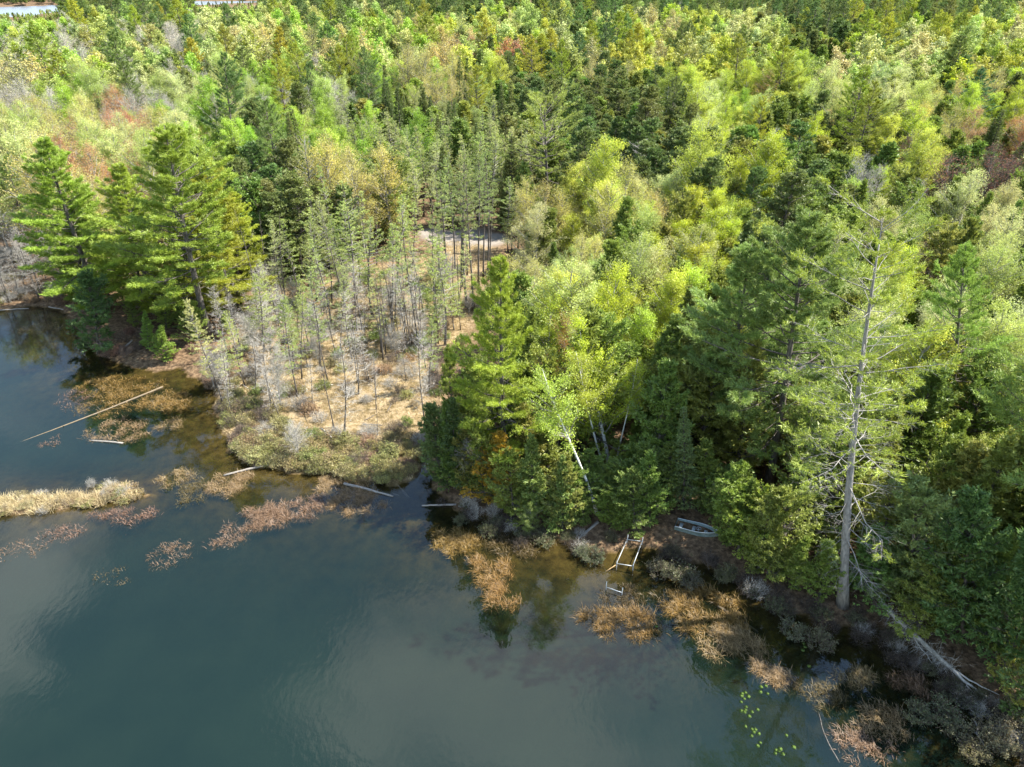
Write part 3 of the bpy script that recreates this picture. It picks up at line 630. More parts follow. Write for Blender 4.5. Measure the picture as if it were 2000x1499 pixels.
for i, (bx, ty) in enumerate([(1210, 300), (1245, 285), (1275, 320), (1355, 300), (1385, 325), (1330, 340)]):
    plant_px('t', (bx, 415+3*i), (bx+rnd.uniform(-6, 10), ty), variant=i % 2, wide=1.7, clear=2.5, proto='bare_tamarack', label=['first', 'second', 'third', 'fourth', 'fifth', 'sixth'][[0, 1, 2, 4, 5, 3][i]] + ' from the ragged pine of the grey dead tamaracks before dark hemlocks', name='dead_tamarack', cat='dead tree')
plant_top('t', (1690, 295), 15, proto='bare', variant=0, label='broken-topped grey dead tree behind the dying pine', name='dead_tree', cat='dead tree', clear=2)
plant_top('d', (1720, 330), 13, proto='dead_pine', tint=(0.33, 0.33, 0.165), label='splintered grey trunk beside the broken-topped dead tree', name='dead_pine', cat='dead tree')
plant_px('B', (1640, 520), (1670, 345), variant=0, wide=1.1, tint=(0.291, 0.403, 0.056), label='green birch in front of the broken-topped dead tree')
plant_px('B', (1770, 520), (1760, 365), variant=1, wide=.9, tint=(0.291, 0.403, 0.067), label='green birch to the right of the splintered grey trunk')
# foreground wood
plant_px('P', (985, 925), (982, 500), proto='hero_pine', variant=0, tint=(0.257, 0.318, 0.041), wide=.95, label='large pine at the corner of bog and lake, dense to the ground', clear=2.6)
plant_px('p', (1502, 950), (1592, 415), proto='hero_pine', variant=1, tint=(0.21, 0.32, 0.075), wide=1.1, label='tall blue-green pine to the left of the dying pine, tallest of the shore wood', clear=2.6)
plant_px('p', (1420, 892), (1475, 470), proto='hero_pine', variant=2, tint=(0.20, 0.29, 0.07), wide=1.15, label='blue-green pine with dark trunk just left of the tallest shore pine', clear=2.4)
plant_px('P', (1646, 1182), (1735, 412), proto='dying_pine', rz=2.2, tint=(0.27, 0.34, 0.05), label='dying grey-trunked pine at the water edge with bare white lower limbs', clear=2.4)
plant_px('p', (1845, 905), (1905, 470), proto='pine', variant=3, tint=(0.217, 0.29, 0.058), label='green pine behind the dying pine near the right edge', clear=2.2)
plant_px('P', (2085, 1180), (2260, 470), proto='hero_pine', variant=1, tint=(0.198, 0.282, 0.058), label='pine whose flat branches reach in from the right edge', clear=2.2)
plant_px('B', (1190, 908), (1148, 620), proto='white_birch', variant=0, tint=(.40, .47, .045), label='white-trunked forked birch with bright leaves in the shore wood', clear=2.2)
plant_px('B', (1166, 1003), (1100, 670), proto='white_birch', variant=1, tint=(0.336, 0.448, 0.067), label='slender white birch leaning toward the corner pine', clear=1.2)
plant_px('B', (1202, 912), (1222, 690), proto='white_birch', variant=1, wide=.9, tint=(.38, .46, .05), label='slim white birch stem close on the right of the forked birch', clear=.8)
plant_px('B', (1180, 915), (1112, 640), proto='white_birch', variant=1, wide=.9, tint=(.40, .46, .06), label='slim white birch stem slanting left from the forked birch', clear=.8)
plant_px('B', (1302, 825), (1270, 640), proto='white_birch', variant=0, wide=.8, tint=(0.302, 0.448, 0.034), label='smaller white birch to the right of the forked birch', clear=2)
plant_px('S', (1333, 992), (1340, 800), variant=1, wide=1.15, tint=(0.198, 0.282, 0.099), label='small blue-green spire spruce in shade above the boat', clear=1.6)
plant_px('m', (1095, 905), (1075, 690), variant=1, wide=.7, tint=(0.48, 0.27, 0.06), label='thin orange-leaved maple to the left of the forked birch', name='maple_tree', cat='maple tree')
plant_px('m', (1120, 820), (1105, 600), variant=0, wide=.7, tint=(0.5, 0.28, 0.1), label='orange budding maple behind the forked birch', name='maple_tree', cat='maple tree')
plant_px('C', (975, 985), (970, 850), variant=1, wide=1.15, tint=(0.349, 0.234, 0.022), label='yellow-orange cedar at the water edge beneath the corner pine')
plant_px('t', (925, 955), (915, 830), proto='bare', variant=0, wide=.9, label='bare grey bush-like tree between the corner pine and the inlet', name='bare_sapling')
for i, (bx, by, tx, ty, wd, tn, lb) in enumerate([
    (855, 930, 842, 790, 1.2, (0.14, 0.19, 0.049), 'dark cedar at the end of the narrow inlet'),
    (895, 950, 880, 775, 1.1, (0.099, 0.148, 0.041), 'dark cedar between the inlet and the corner pine'),
    (1045, 1010, 1038, 845, 1.15, (0.198, 0.272, 0.058), 'green cedar at the water edge right of the yellow-orange cedar'),
    (1098, 1030, 1090, 890, 1.1, (0.173, 0.247, 0.058), 'green cedar at the water edge left of the slender birch foot'),
    (1238, 1035, 1246, 920, 1.1, (0.198, 0.256, 0.058), 'green cedar at the water edge left of the dock frame'),
    (1270, 1020, 1278, 890, 1.2, (0.173, 0.239, 0.049), 'green cedar above the dock frame'),
    (1432, 1060, 1445, 905, 1.2, (0.198, 0.281, 0.049), 'yellow-green cedar to the right of the boat'),
    (1470, 1085, 1482, 960, 1.2, (0.264, 0.314, 0.049), 'lit yellowish cedar second to the right of the boat'),
    (1530, 1120, 1545, 960, 1.2, (0.247, 0.305, 0.058), 'lit yellowish cedar to the left of the dying pine'),
    (1600, 1165, 1610, 1060, 1.3, (0.198, 0.264, 0.049), 'short cedar close to the left of the dying pine foot'),
    (1690, 1165, 1705, 1040, 1.3, (0.165, 0.247, 0.049), 'short cedar close to the right of the dying pine foot'),
    (1780, 1190, 1805, 950, 1.1, (0.214, 0.272, 0.083), 'pale green cedar above the fallen trunk'),
    (1880, 1240, 1920, 960, 1.0, (0.14, 0.223, 0.058), 'large green cedar above the middle of the fallen trunk'),
    (1960, 1310, 2010, 1030, 1.0, (0.132, 0.214, 0.058), 'large green cedar above the tip of the fallen trunk'),
    (2060, 1400, 2120, 1120, 1.0, (0.148, 0.214, 0.049), 'large green cedar cut by the right edge near the bottom'),
    (1340, 800, 1362, 560, 1.1, (0.214, 0.231, 0.058), 'olive cedar behind the spire spruce'),
    (1385, 790, 1400, 590, 1.1, (0.14, 0.165, 0.049), 'dark olive cedar behind the two blue-green pines'),
    (1290, 740, 1300, 560, 1.1, (0.264, 0.281, 0.083), 'pale olive cedar behind the smaller white birch')]):
    plant_px('C', (bx, by), (tx, ty), wide=wd, tint=tn, label=lb, clear=1.5)
for i, (tx, ty, h, k, tn, wd, lb) in enumerate([
    (1265, 400, 11, 'B', (.38, .46, .05), 1.1, 'bright yellow birch at the back of the shore wood, left of a matching one'),
    (1325, 425, 11, 'B', (.37, .46, .03), 1.2, 'bright yellow birch in the middle of the shore wood back row'),
    (1395, 400, 13, 'B', (.39, .46, .04), 1.4, 'broad bright yellow birch at the back of the shore wood'),
    (1440, 430, 11, 'B', (.40, .45, .05), 1.1, 'bright yellow birch touching the blue-green pines'),
    (1075, 590, 8, 'B', (.36, .46, .012), .9, 'small lime yellow birch beside the corner pine'),
    (1120, 480, 10, 'b', (.36, .42, .12), 1.0, 'pale green aspen to the right of the corner pine top'),
    (1045, 500, 9, 'b', (.40, .40, .13), .9, 'pale tan-green aspen touching the corner pine top'),
    (1185, 495, 11, 'b', (.33, .40, .11), 1.0, 'pale aspen in the middle of the shore wood'),
    (1245, 480, 10, 'B', (.33, .43, .06), .9, 'soft green birch in the middle of the shore wood'),
    (1110, 560, 9, 'B', (.42, .46, .05), 1.1, 'soft yellow birch between the corner pine and the forked birch'),
    (1165, 560, 10, 'B', (.36, .44, .05), 1.1, 'green-yellow birch just behind the forked birch'),
    (1232, 570, 10, 'B', (.42, .46, .05), 1.1, 'yellow birch behind the smaller white birch'),
    (1290, 490, 12, 'B', (.42, .47, .04), 1.2, 'yellow birch in the heart of the bright birches'),
    (1212, 640, 9, 'B', (.40, .46, .04), 1.1, 'yellow birch pressed between the two white birches'),
    (1310, 640, 9, 'B', (.38, .46, .03), 1.0, 'yellow birch on the dark cedar side of the smaller white birch'),
    (1080, 520, 9, 'b', (.44, .46, .10), 1.1, 'pale yellow aspen close behind the lime yellow birch'),
    (1150, 450, 11, 'b', (.42, .45, .10), 1.2, 'pale aspen in front of the pale golden oak'),
    (1362, 470, 12, 'B', (.44, .47, .04), 1.3, 'large yellow birch left of the blue-green pines'),
    (1425, 500, 10, 'B', (.42, .47, .04), 1.1, 'yellow birch half behind the blue-green pines'),
    (1660, 560, 12, 'b', (.42, .46, .10), 1.2, 'pale green aspen left of the dying pine stem'),
    (1780, 640, 11, 'b', (.42, .46, .12), 1.2, 'pale green aspen right of the dying pine stem'),
    (1640, 720, 9, 'B', (.38, .42, .06), 1.1, 'yellow-green birch left of the dying pine, lower'),
    (1770, 800, 8, 'B', (.36, .40, .07), 1.2, 'yellow-green birch right of the dying pine, lower'),
    (1960, 830, 9, 'b', (.40, .44, .10), 1.2, 'pale aspen low at the right edge'),
    (1145, 385, 10, 'm', (.50, .43, .12), 1.3, 'pale golden oak bush right of the ragged lone pine'),
    (1215, 390, 10, 'm', (.40, .31, .12), 1.2, 'brownish golden oak behind the bright birches'),
    (1095, 395, 9, 'm', (.50, .43, .14), 1.2, 'golden oak at the foot of the ragged lone pine'),
    (1830, 575, 12, 'b', (.42, .46, .22), 1.1, 'whitish green aspen behind the dying pine'),
    (1930, 600, 11, 'm', (.50, .42, .10), 1.0, 'yellow oak beside the whitish aspen near the right edge')]):
    plant_top(k, (tx, ty), h, tint=tn, wide=wd, label=lb)
# the stand of thin dark stems by the sandy clearing
for i, (bx, by, tx, ty) in enumerate([(888, 536, 880, 300), (902, 560, 897, 280), (912, 600, 903, 290), (925, 605, 915, 330), (935, 558, 931, 300), (944, 545, 942, 320), (952, 548, 950, 290), (958, 530, 957, 350), (872, 520, 862, 330), (850, 640, 848, 400)]):
    plant_px('T', (bx, by), (tx, ty), proto='stem_tamarack', variant=i % 2, wide=.9, clear=.6, tint=(0.256, 0.308, 0.101),
             label=['ninth', 'eighth', 'seventh', 'sixth', 'fifth', 'fourth', 'third', 'second', 'tenth', 'leftmost and lowest'][i] + ' from the corner pine of the thin dark stems by the clearing', name='thin_tamarack')
# bog trees
for i, (k, bx, by, tx, ty, wd, lb) in enumerate([
    ('d', 652, 835, 630, 690, 1.0, 'dark bare stem standing in the pale grass, nearest the shrubs'),
    ('t', 672, 850, 662, 655, 1.0, 'slim silver tamarack beside the dark bare stem'),
    ('t', 531, 796, 512, 655, 1.25, 'silver leafless tamarack nearest the bay shrubs'),
    ('t', 498, 770, 488, 655, 1.2, 'silver leafless tamarack between bay shrubs and point pines'),
    ('t', 560, 700, 545, 580, 1.1, 'silver leafless tamarack at the back of the bog edge'),
    ('T', 590, 740, 580, 545, .8, 'pale green tamarack at the bog, nearest the point pines'),
    ('T', 625, 715, 615, 520, .9, 'pale green tamarack second in the bog row'),
    ('T', 665, 690, 660, 520, .9, 'pale green tamarack third in the bog row'),
    ('T', 745, 690, 735, 540, 1.1, 'bushy green tamarack in the middle of the bog'),
    ('t', 735, 800, 730, 690, .9, 'bare grey stem in the pale grass of the bog middle'),
    ('d', 737, 850, 733, 770, .8, 'short dark stub in the pale grass'),
    ('t', 830, 830, 820, 640, .9, 'bare grey tamarack near the inlet'),
    ('d', 735, 780, 725, 660, .8, 'thin dark stem leaning in the bog middle'),
    ('t', 610, 800, 600, 700, 1.1, 'low silver tamarack behind the bay shrubs'),
    ('t', 700, 770, 690, 640, 1.1, 'silver tamarack in the middle of the bog'),
    ('T', 790, 660, 782, 470, .8, 'pale green tamarack at the back of the bog'),
    ('T', 855, 600, 848, 430, .9, 'pale green tamarack in front of the clearing'),
    ('C', 880, 860, 876, 690, .7, 'thin cedar at the bog side of the corner pine')]):
    plant_px(k, (bx, by), (tx, ty), wide=wd, label=lb, clear=.7)

for bx, by_, hp in [(1128, 1008, 95), (1142, 975, 90), (1196, 985, 82), (1214, 1000, 90), (1228, 965, 95), (1176, 950, 50), (1206, 950, 55), (1255, 985, 120), (1140, 1022, 60), (1192, 1022, 62), (1218, 1030, 70), (1300, 985, 110), (1385, 985, 120), (1400, 1010, 90)]:
    plant_px('C', (bx, by_), (bx+rnd.uniform(-4, 4), by_-hp), wide=rnd.uniform(1.3, 1.7), variant=rnd.choice([0, 1, 3]), clear=.8, tint=rnd.choice([(.20, .27, .05), (.17, .24, .05), (.23, .28, .06)]))
UND = [('C', 150, 585, 120), ('m', 190, 560, 110), ('C', 215, 590, 90), ('b', 255, 560, 140), ('C', 265, 640, 60), ('M', 285, 590, 80), ('C', 325, 640, 90), ('b', 335, 600, 110), ('C', 360, 640, 70),
    ('C', 395, 610, 110), ('m', 420, 600, 100), ('C', 440, 650, 60), ('C', 470, 610, 80), ('B', 380, 560, 120), ('C', 110, 520, 120), ('t', 40, 520, 90), ('t', 15, 540, 70), ('t', 90, 545, 70), ('t', 200, 610, 60), ('C', 245, 600, 80)]
for k, bx, by_, hp in UND:
    plant_px(k, (bx, by_), (bx - (1000-bx)*.0003*hp, by_-hp*.8), wide=1.3, clear=.8)
for q_ in ((1185, 945, 3.0), (1172, 985, 3.0), (1200, 925, 2.4), (1165, 1015, 2.4), (1205, 970, 2.4)):
    b_ = at(q_[0], q_[1]); USED.append((b_.x, b_.y, q_[2]))
b_ = at(1360, 1036); USED.append((b_.x, b_.y, 3.4)); b_ = at(1330, 1060); USED.append((b_.x, b_.y, 2.5)); b_ = at(1400, 1085); USED.append((b_.x, b_.y, 2.5))
# ------------------------------------------------------------------ the rest of the wood: which kinds grow where (columns 100 px, rows 50 px of the photograph)
ZONE = [
 # 0     1     2     3     4     5     6     7     8     9     10    11    12    13    14    15    16    17    18    19
 'p     pG    pb    pG    pg    pb    pC    pb    pk    Skk   SSk   SSk   pC    pC    Cpb   pCC   pCC   pCC   pCC   pCC',
 'GWg   WWG   gWg   gWW   bgW   GGb   GbG   bGG   mBG   BCb   bBb   kSC   bmB   BBC   Cbb   CCk   CCk   CCC   CCB   BBb',
 'WGW   gWW   gbW   gWg   gbg   bmg   mWb   GGb   mmB   bMB   CSk   kCb   BmB   BbB   bCB   CCC   CCB   bbC   CBb   BBb',
 'WWm   GWm   gWb   gCW   gbk   WmG   bWk   Gmm   mmm   SbB   Ckk   CmC   kCm   BBb   BBb   bCB   bCb   bbC   CmC   BBk',
 'WmW   Gbg   WWM   WGb   GbG   GWk   WbW   CSC   CgS   CgC   kkk   Ckk   SCk   bBb   BGB   BCM   bCC   bCC   mCC   mCB',
 'mbW   mMb   MbM   WGm   GGb   Gbb   WGG   SCT   SCT   TST   kkC   kCk   CkC   CBk   bBC   CbC   CCk   CkC   mCC   CMC',
 'btm   bMb   bbM   GbG   GkG   GkC   GSC   GCT   TCT   TTS   TkC   kkC   kkk   Ckk   kCb   BCC   CkC   BCk   RCC   RCC',
 'tb    tM    bM    Gb    Ck    kkC   kCm   TCm   TTC   TTS   TCT   mkC   kkC   kkC   CkC   CkC   CCC   BCt   RCC   RCC',
 't     tm    .m    .     Ck    kk    kkm   TCm   TTt   tTT   CmC   mBm   mRb   BBk   BCk   Ckk   CkC   CCm   RCC   CCb',
 't     t     .     .     kk    kk    kt    Tt    TT    .     mbC   bBmC  BCbC  BCbC  BCk   CC    CbT   CbB   CbC   CCb',
 't     .     .     .     .     t     tT    Tt    tT    .     mbC   bBmC  BCbC  BCbC  BCk   CC    CbT   CbB   CbC   CCb',
 '.     .     .     .     .     t     tt    tTt   t.    .     mbC   bBmC  BCbC  BCbC  BCk   CC    CbT   CbB   CbC   CCb',
 '.     .     .     .     .     .     t.    t.t   t.    .     CB    BbB   BBC   CBB   CC    CC    CbT   CbB   CbC   CCb',
 '.     .     .     .     .     .     .     t.    .     C     CC    BbB   BBC   CBB   CC    CC    CbT   CbB   CbC   CCb',
 '.     .     .     .     .     .     .     .     .     C     CC    CBC   CBC   CC    CC    CC    CbT   CbB   CbC   CCb',
 '.     .     .     .     .     .     .     .     .     CC    CC    CC    CC    CC    C     C     CbT   CbB   CbC   CCb',
 '.     .     .     .     .     .     .     .     C     CC    CC    CC    CC    CC    .C    .C    CbT   CbB   CbC   CCb',
 '.     .     .     .     .     .     .     .     .     C     CC    CC    CC    CC    .C    .C    CC    CC    CC    CC',
 '.     .     .     .     .     .     .     .     .     .     C     C     C     .C    CC    .C    C.    CC    CC    CC',
 '.     .     .     .     .     .     .     .     .     .     .     .     .     .     .     .     .C    .C    CC    CC',
 '.     .     .     .     .     .     .     .     .     .     .     .     .     .     .     .     .     .     C     CC',
 '.     .     .     .     .     .     .     .     .     .     .     .     .     .     .     .     .     .     .     C']
ZONE = [r.split() for r in ZONE]
def zone_letter(x, y, zref):
    px, py = proj(x, y, zref); px += rnd.gauss(0, 28); py += rnd.gauss(0, 12)
    c = int(px//100); r = int(py//50)
    c = min(max(c, 0), 19)
    if r >= len(ZONE): return '.'
    return rnd.choice(ZONE[max(r, 0)][c])
cand = []
yb = 34.0
while yb < 1250:
    sp_ = 3.1 if yb < 75 else 4.0 if yb < 120 else 4.9 if yb < 200 else 5.9 if yb < 330 else 7.2 if yb < 520 else 9.0
    half = yb*.80 + 22
    for xb in np.arange(-half, half, sp_):
        cand.append((xb + rnd.uniform(-.45, .45)*sp_, yb + rnd.uniform(-.45, .45)*sp_, sp_))
    yb += sp_
cand = np.array(cand)
cz = land_z(cand[:, 0], cand[:, 1])
sdl = poly_sd(cand[:, 0], cand[:, 1], LAKE); sdf = poly_sd(cand[:, 0], cand[:, 1], FARLAKE)
ok = (cz > .12) & (sdl > 1.2) & (sdf > 2) & (poly_sd(cand[:, 0], cand[:, 1], TRACK) > .8) & (poly_sd(cand[:, 0], cand[:, 1], MEADOW) > 2)
inbog = poly_sd(cand[:, 0], cand[:, 1], BOG) < 0
cand, cz, inbog, sdl = cand[ok], cz[ok], inbog[ok], sdl[ok]
US = np.array(USED)
picked = []
for (x, y, s_), z, ib, sd_ in zip(cand, cz, inbog, sdl):
    if ((x-US[:, 0])**2 + (y-US[:, 1])**2 < US[:, 2]**2).any(): continue
    px, py = proj(x, y, 2)
    if px < -160 or px > 2160: continue
    k = zone_letter(x, y, 8.0)
    if k == '.': continue
    if ib: continue
    gx_, gy_ = proj(x, y, .4)
    if 790 < gx_ < 1005 and 455 < gy_ < 610: continue
    lo, hi = KIND[k][4]; h = rnd.uniform(lo, hi)
    if k not in 'TtSPp.' and rnd.random() < (.05 if y < 200 else .12) and y > 125: k = rnd.choice('pPSSS'); lo, hi = KIND[k][4]; h = rnd.uniform(lo, hi)*.95
    if k in 'Cb' and sd_ < 6: h *= .8
    if y > 100 and k in 'BbGgmM': h *= rnd.choice([.75, 1.0, 1.1, 1.25])
    if y > 380: h *= max(.62, 1 - (y-380)*.0012)
    tx_, ty_ = proj(x, y, h)
    if tx_ < 118 and y < 640 and ty_ < 40:
        h = max(3.0, h - (42-ty_)*y*1.2/FPX); k = rnd.choice('gbCG') if h < 7 else k
        for _ in range(3): picked.append((y*y + x*x, rnd.choice('gbCG'), x+rnd.uniform(-5, 5), y+rnd.uniform(-5, 5), h*rnd.uniform(.8, 1.0)))
    if y > 640 and tx_ < 560: k = rnd.choice('SSkCb'); h = rnd.uniform(5, 9) if not (340 < tx_ < 520 and y < 700) else 2.5
    if 370 < tx_ < 510 and y < 690 and ty_ < 13: h = max(2.6, h - (15-ty_)*y*1.2/FPX); k = 'C' if h < 7 else k
    picked.append((y*y + x*x, k, x, y, h))
    if y > (770 if 340 < tx_ < 520 else 640) and tx_ < 560 and y < 900:
        for _ in range(3): picked.append((y*y + x*x, rnd.choice('SSkC'), x+rnd.uniform(-5, 5), y+rnd.uniform(-5, 5), rnd.uniform(5, 9)))
    if k in 'TSt' and y < 330:
        for _ in range(2):
            picked.append((y*y + x*x, k, x+rnd.uniform(-2.2, 2.2), y+rnd.uniform(-2.2, 2.2), h*rnd.uniform(.75, 1.05)))
# thin trees scattered over the bog
nb_ = 0; bl, bh = np.array(BOG).min(0), np.array(BOG).max(0)
while nb_ < 135:
    x, y = rnd.uniform(bl[0], bh[0]), rnd.uniform(bl[1], bh[1])
    if poly_sd(np.array([x]), np.array([y]), BOG)[0] > -.2: continue
    px, py = proj(x, y, .4)
    if float(vnoise(np.array([x]), np.array([y]), 3.0, 77)[0]) < rnd.uniform(.2, .7): continue
    open_ = math.exp(-(((px-720)/120)**2 + ((py-800)/50)**2))
    if rnd.random() < open_*1.15 or (py > 830 and rnd.random() < .8): continue
    if 790 < px < 1005 and py < 600 and rnd.random() < .8: continue
    if py > 700 and rnd.random() < .45: continue
    if py < 640: k = rnd.choice('TTTtdsd')
    elif px < 620: k = rnd.choice('ttstsT')
    elif px > 830: k = rnd.choice('rrtTs')
    else: k = rnd.choice('ttsdrd')
    lo, hi = KIND[k][4]; h = rnd.uniform(lo, hi)*(rnd.uniform(.8, 1.15) if py <= 640 and k in 'Td' else rnd.uniform(.5, .9) if k in 'Td' else rnd.uniform(.7, 1.05))
    picked.append((y*y + x*x, k, x, y, h)); nb_ += 1
# cedars crowding the shaded bank and leaning out over it
BK = [(862, 925), (900, 950), (960, 985), (1020, 1010), (1100, 1030), (1180, 1045), (1290, 1045), (1300, 1030), (1430, 1075), (1500, 1120), (1570, 1160), (1640, 1185), (1730, 1200), (1800, 1235), (1880, 1275), (1960, 1335), (2010, 1390)]
for (ax_, ay), (bx, by_) in zip(BK[:-1], BK[1:]):
    for _ in range(max(1, int(math.dist((ax_, ay), (bx, by_))/20))):
        f = rnd.random(); px, py = ax_+(bx-ax_)*f, ay+(by_-ay)*f - rnd.gauss(-2, 11)
        if px > 1705: py -= 28
        if 1575 < px < 1705 or (px > 1705 and rnd.random() < .35) or 1125 < px < 1425: continue
        g_ = at(px, py, .3); kk = rnd.choice('CCCGa'); picked.append((g_.y**2+g_.x**2, 'a' if kk in 'Ga' else 'C', g_.x, g_.y, rnd.uniform(2.2, 4.5) if kk in 'Ga' else rnd.uniform(3.0, 8.5)))
picked.sort()
far_list = []; n_of = {}
LIMIT_D = 215.0
for d2, k, x, y, h in picked:
    n_of[k] = n_of.get(k, 0)
    if math.sqrt(d2) < LIMIT_D and n_of[k] < 250:
        n_of[k] += 1
        plant(k, x, y, h, wide=rnd.uniform(.9, 1.25), lean=(rnd.gauss(0, .05 if k in 'tTsrd' else .025)*h, rnd.gauss(0, .05 if k in 'tTsrd' else .025)*h))
    else:
        far_list.append((k, x, y, h))

# the rest, too far or too many to tell apart: one mass, instanced
def far_protos():
    L = []
    def add(k, t): 
        tm, cm, h0 = t
        o = bpy.data.objects.new('far_%02d' % len(L), None)
        nv = len(cm.vertices); V = np.empty(nv*3, np.float32); cm.vertices.foreach_get('co', V); V = V.reshape(-1, 3)
        nf = len(cm.polygons); F = np.empty(nf*3, np.int32); cm.loops.foreach_get('vertex_index', F); F = F.reshape(-1, 3)
        mi = np.empty(nf, np.int32); cm.polygons.foreach_get('material_index', mi)
        tn = np.empty(nf, np.float32); cm.attributes['tone'].data.foreach_get('value', tn)
        v2 = np.empty(len(tm.vertices)*3, np.float32); tm.vertices.foreach_get('co', v2); v2 = v2.reshape(-1, 3)
        f2 = np.empty(len(tm.polygons)*3, np.int32); tm.loops.foreach_get('vertex_index', f2); f2 = f2.reshape(-1, 3)
        me = make_mesh('far_tree', np.concatenate([V, v2]), np.concatenate([F, f2+nv]), [M['far'], cm.materials[1]], np.concatenate([mi, np.ones(len(f2), np.int32)]), np.concatenate([tn, np.full(len(f2), .5, np.float32)]))
        for m_ in (tm, cm): bpy.data.meshes.remove(m_)
        L.append((k, bpy.data.objects.new('far_%02d' % len(L), me), h0))
    for i in range(2):
        add('P', conifer('f', 301+i, 22, cb=.25, rmax=4.2, dz=1.0, nb=5, lat=3, K=4, nl=.5, nw=.16, irregular=.4, steps=(.5, 1.), trunk_r=.3))
        add('C', conifer('f', 311+i, 11, cb=.05, rmax=2.3, dz=.6, nb=6, prof='cedar', up0=5, up1=60, lat=4, latlen=.5, K=3, nl=.42, nw=.24, upb=0, irregular=.3, steps=(.5, 1.), trunk_r=.15))
        add('S', conifer('f', 321+i, 14, cb=.06, rmax=1.7, dz=.6, nb=6, prof='cone', up0=-20, up1=35, lat=4, K=3, nl=.34, nw=.16, upb=0, irregular=.25, steps=(.5, 1.), trunk_r=.15))
        add('T', conifer('f', 331+i, 13, cb=.22, rmax=1.3, dz=.5, nb=4, prof='slim', lat=4, K=3, nl=.2, nw=.1, spread=.9, irregular=.4, steps=(.5, 1.), trunk_r=.11, twig='bark_grey'))
        add('b', broadleaf('f', 341+i, 13, cw=6.2, cb=.25, clumps=65, leaves=70, ls=.3, sd=.6, trunk_r=.14, twigs=5))
        add('m', broadleaf('f', 351+i, 13, cw=6.2, cb=.25, clumps=70, leaves=34, ls=.25, sd=.65, trunk_r=.14, twigs=9))
        add('W', broadleaf('f', 361+i, 13, cw=6.2, cb=.22, clumps=75, leaves=10, ls=.16, sd=.65, twig='twig_grey', trunk_r=.14, twigs=10))
    return L
FP = far_protos()
fcol = bpy.data.collections.new('distant_tree_shapes')
for k, o, h0 in FP: fcol.objects.link(o)
FMAP = {'P': 'P', 'p': 'P', 'C': 'C', 'k': 'C', 'S': 'S', 'T': 'T', 't': 'W', 'd': 'W', 'a': 'b', 's': 'W', 'r': 'W', 'B': 'b', 'b': 'b', 'G': 'b', 'g': 'b', 'M': 'm', 'm': 'm', 'W': 'W', 'R': 'W'}
by = {}
for i, (k, o, h0) in enumerate(FP): by.setdefault(k, []).append((i, h0))
fx = np.array([(x, y, 0) for k, x, y, h in far_list]); fx[:, 2] = land_z(fx[:, 0], fx[:, 1]) - .1
fi, fs, fr_, fc = [], [], [], []
for k, x, y, h in far_list:
    i, h0 = rnd.choice(by[FMAP[k]]); s_ = h/h0; wv = rnd.uniform(1.0, 1.35)
    fi.append(i); fs.append((s_*wv, s_*wv, s_)); fr_.append(rnd.uniform(0, 6.28))
    c = rnd.choice(KIND[k][5]); g_ = rnd.uniform(.85, 1.12); fc.append(tuple(v*rnd.uniform(.9, 1.1)*g_ for v in c)+(1,))
fme = bpy.data.meshes.new('far_woods'); fme.vertices.add(len(fx)); fme.vertices.foreach_set('co', fx.astype(np.float32).ravel())
a = fme.attributes.new('pick', 'INT', 'POINT'); a.data.foreach_set('value', np.array(fi, np.int32))
a = fme.attributes.new('size', 'FLOAT_VECTOR', 'POINT'); a.data.foreach_set('vector', np.array(fs, np.float32).ravel())
a = fme.attributes.new('spin', 'FLOAT', 'POINT'); a.data.foreach_set('value', np.array(fr_, np.float32))
a = fme.attributes.new('tint', 'FLOAT_COLOR', 'POINT'); a.data.foreach_set('color', np.array(fc, np.float32).ravel())
ng = bpy.data.node_groups.new('far_woods', 'GeometryNodeTree')
ng.interface.new_socket('Geometry', in_out='INPUT', socket_type='NodeSocketGeometry'); ng.interface.new_socket('Geometry', in_out='OUTPUT', socket_type='NodeSocketGeometry')
gi, go = ng.nodes.new('NodeGroupInput'), ng.nodes.new('NodeGroupOutput')
ip = ng.nodes.new('GeometryNodeInstanceOnPoints'); ci = ng.nodes.new('GeometryNodeCollectionInfo')
ci.inputs['Collection'].default_value = fcol; ci.inputs['Separate Children'].default_value = True; ci.inputs['Reset Children'].default_value = True
ip.inputs['Pick Instance'].default_value = True
def nattr(n, t):
    q = ng.nodes.new('GeometryNodeInputNamedAttribute'); q.data_type = t; q.inputs['Name'].default_value = n; return q.outputs[0]
ng.links.new(gi.outputs[0], ip.inputs['Points']); ng.links.new(ci.outputs[0], ip.inputs['Instance'])
ng.links.new(nattr('pick', 'INT'), ip.inputs['Instance Index']); ng.links.new(nattr('size', 'FLOAT_VECTOR'), ip.inputs['Scale'])
cx = ng.nodes.new('ShaderNodeCombineXYZ'); ng.links.new(nattr('spin', 'FLOAT'), cx.inputs['Z']); ng.links.new(cx.outputs[0], ip.inputs['Rotation'])
ng.links.new(ip.outputs[0], go.inputs[0])
fo = link(bpy.data.objects.new('far_woods', fme)); md = fo.modifiers.new('trees', 'NODES'); md.node_group = ng
tag(fo, 'distant mixed spring forest reaching back to the far lake', 'forest', kind='stuff')
print('trees', len(TREES), 'far', len(far_list), n_of)
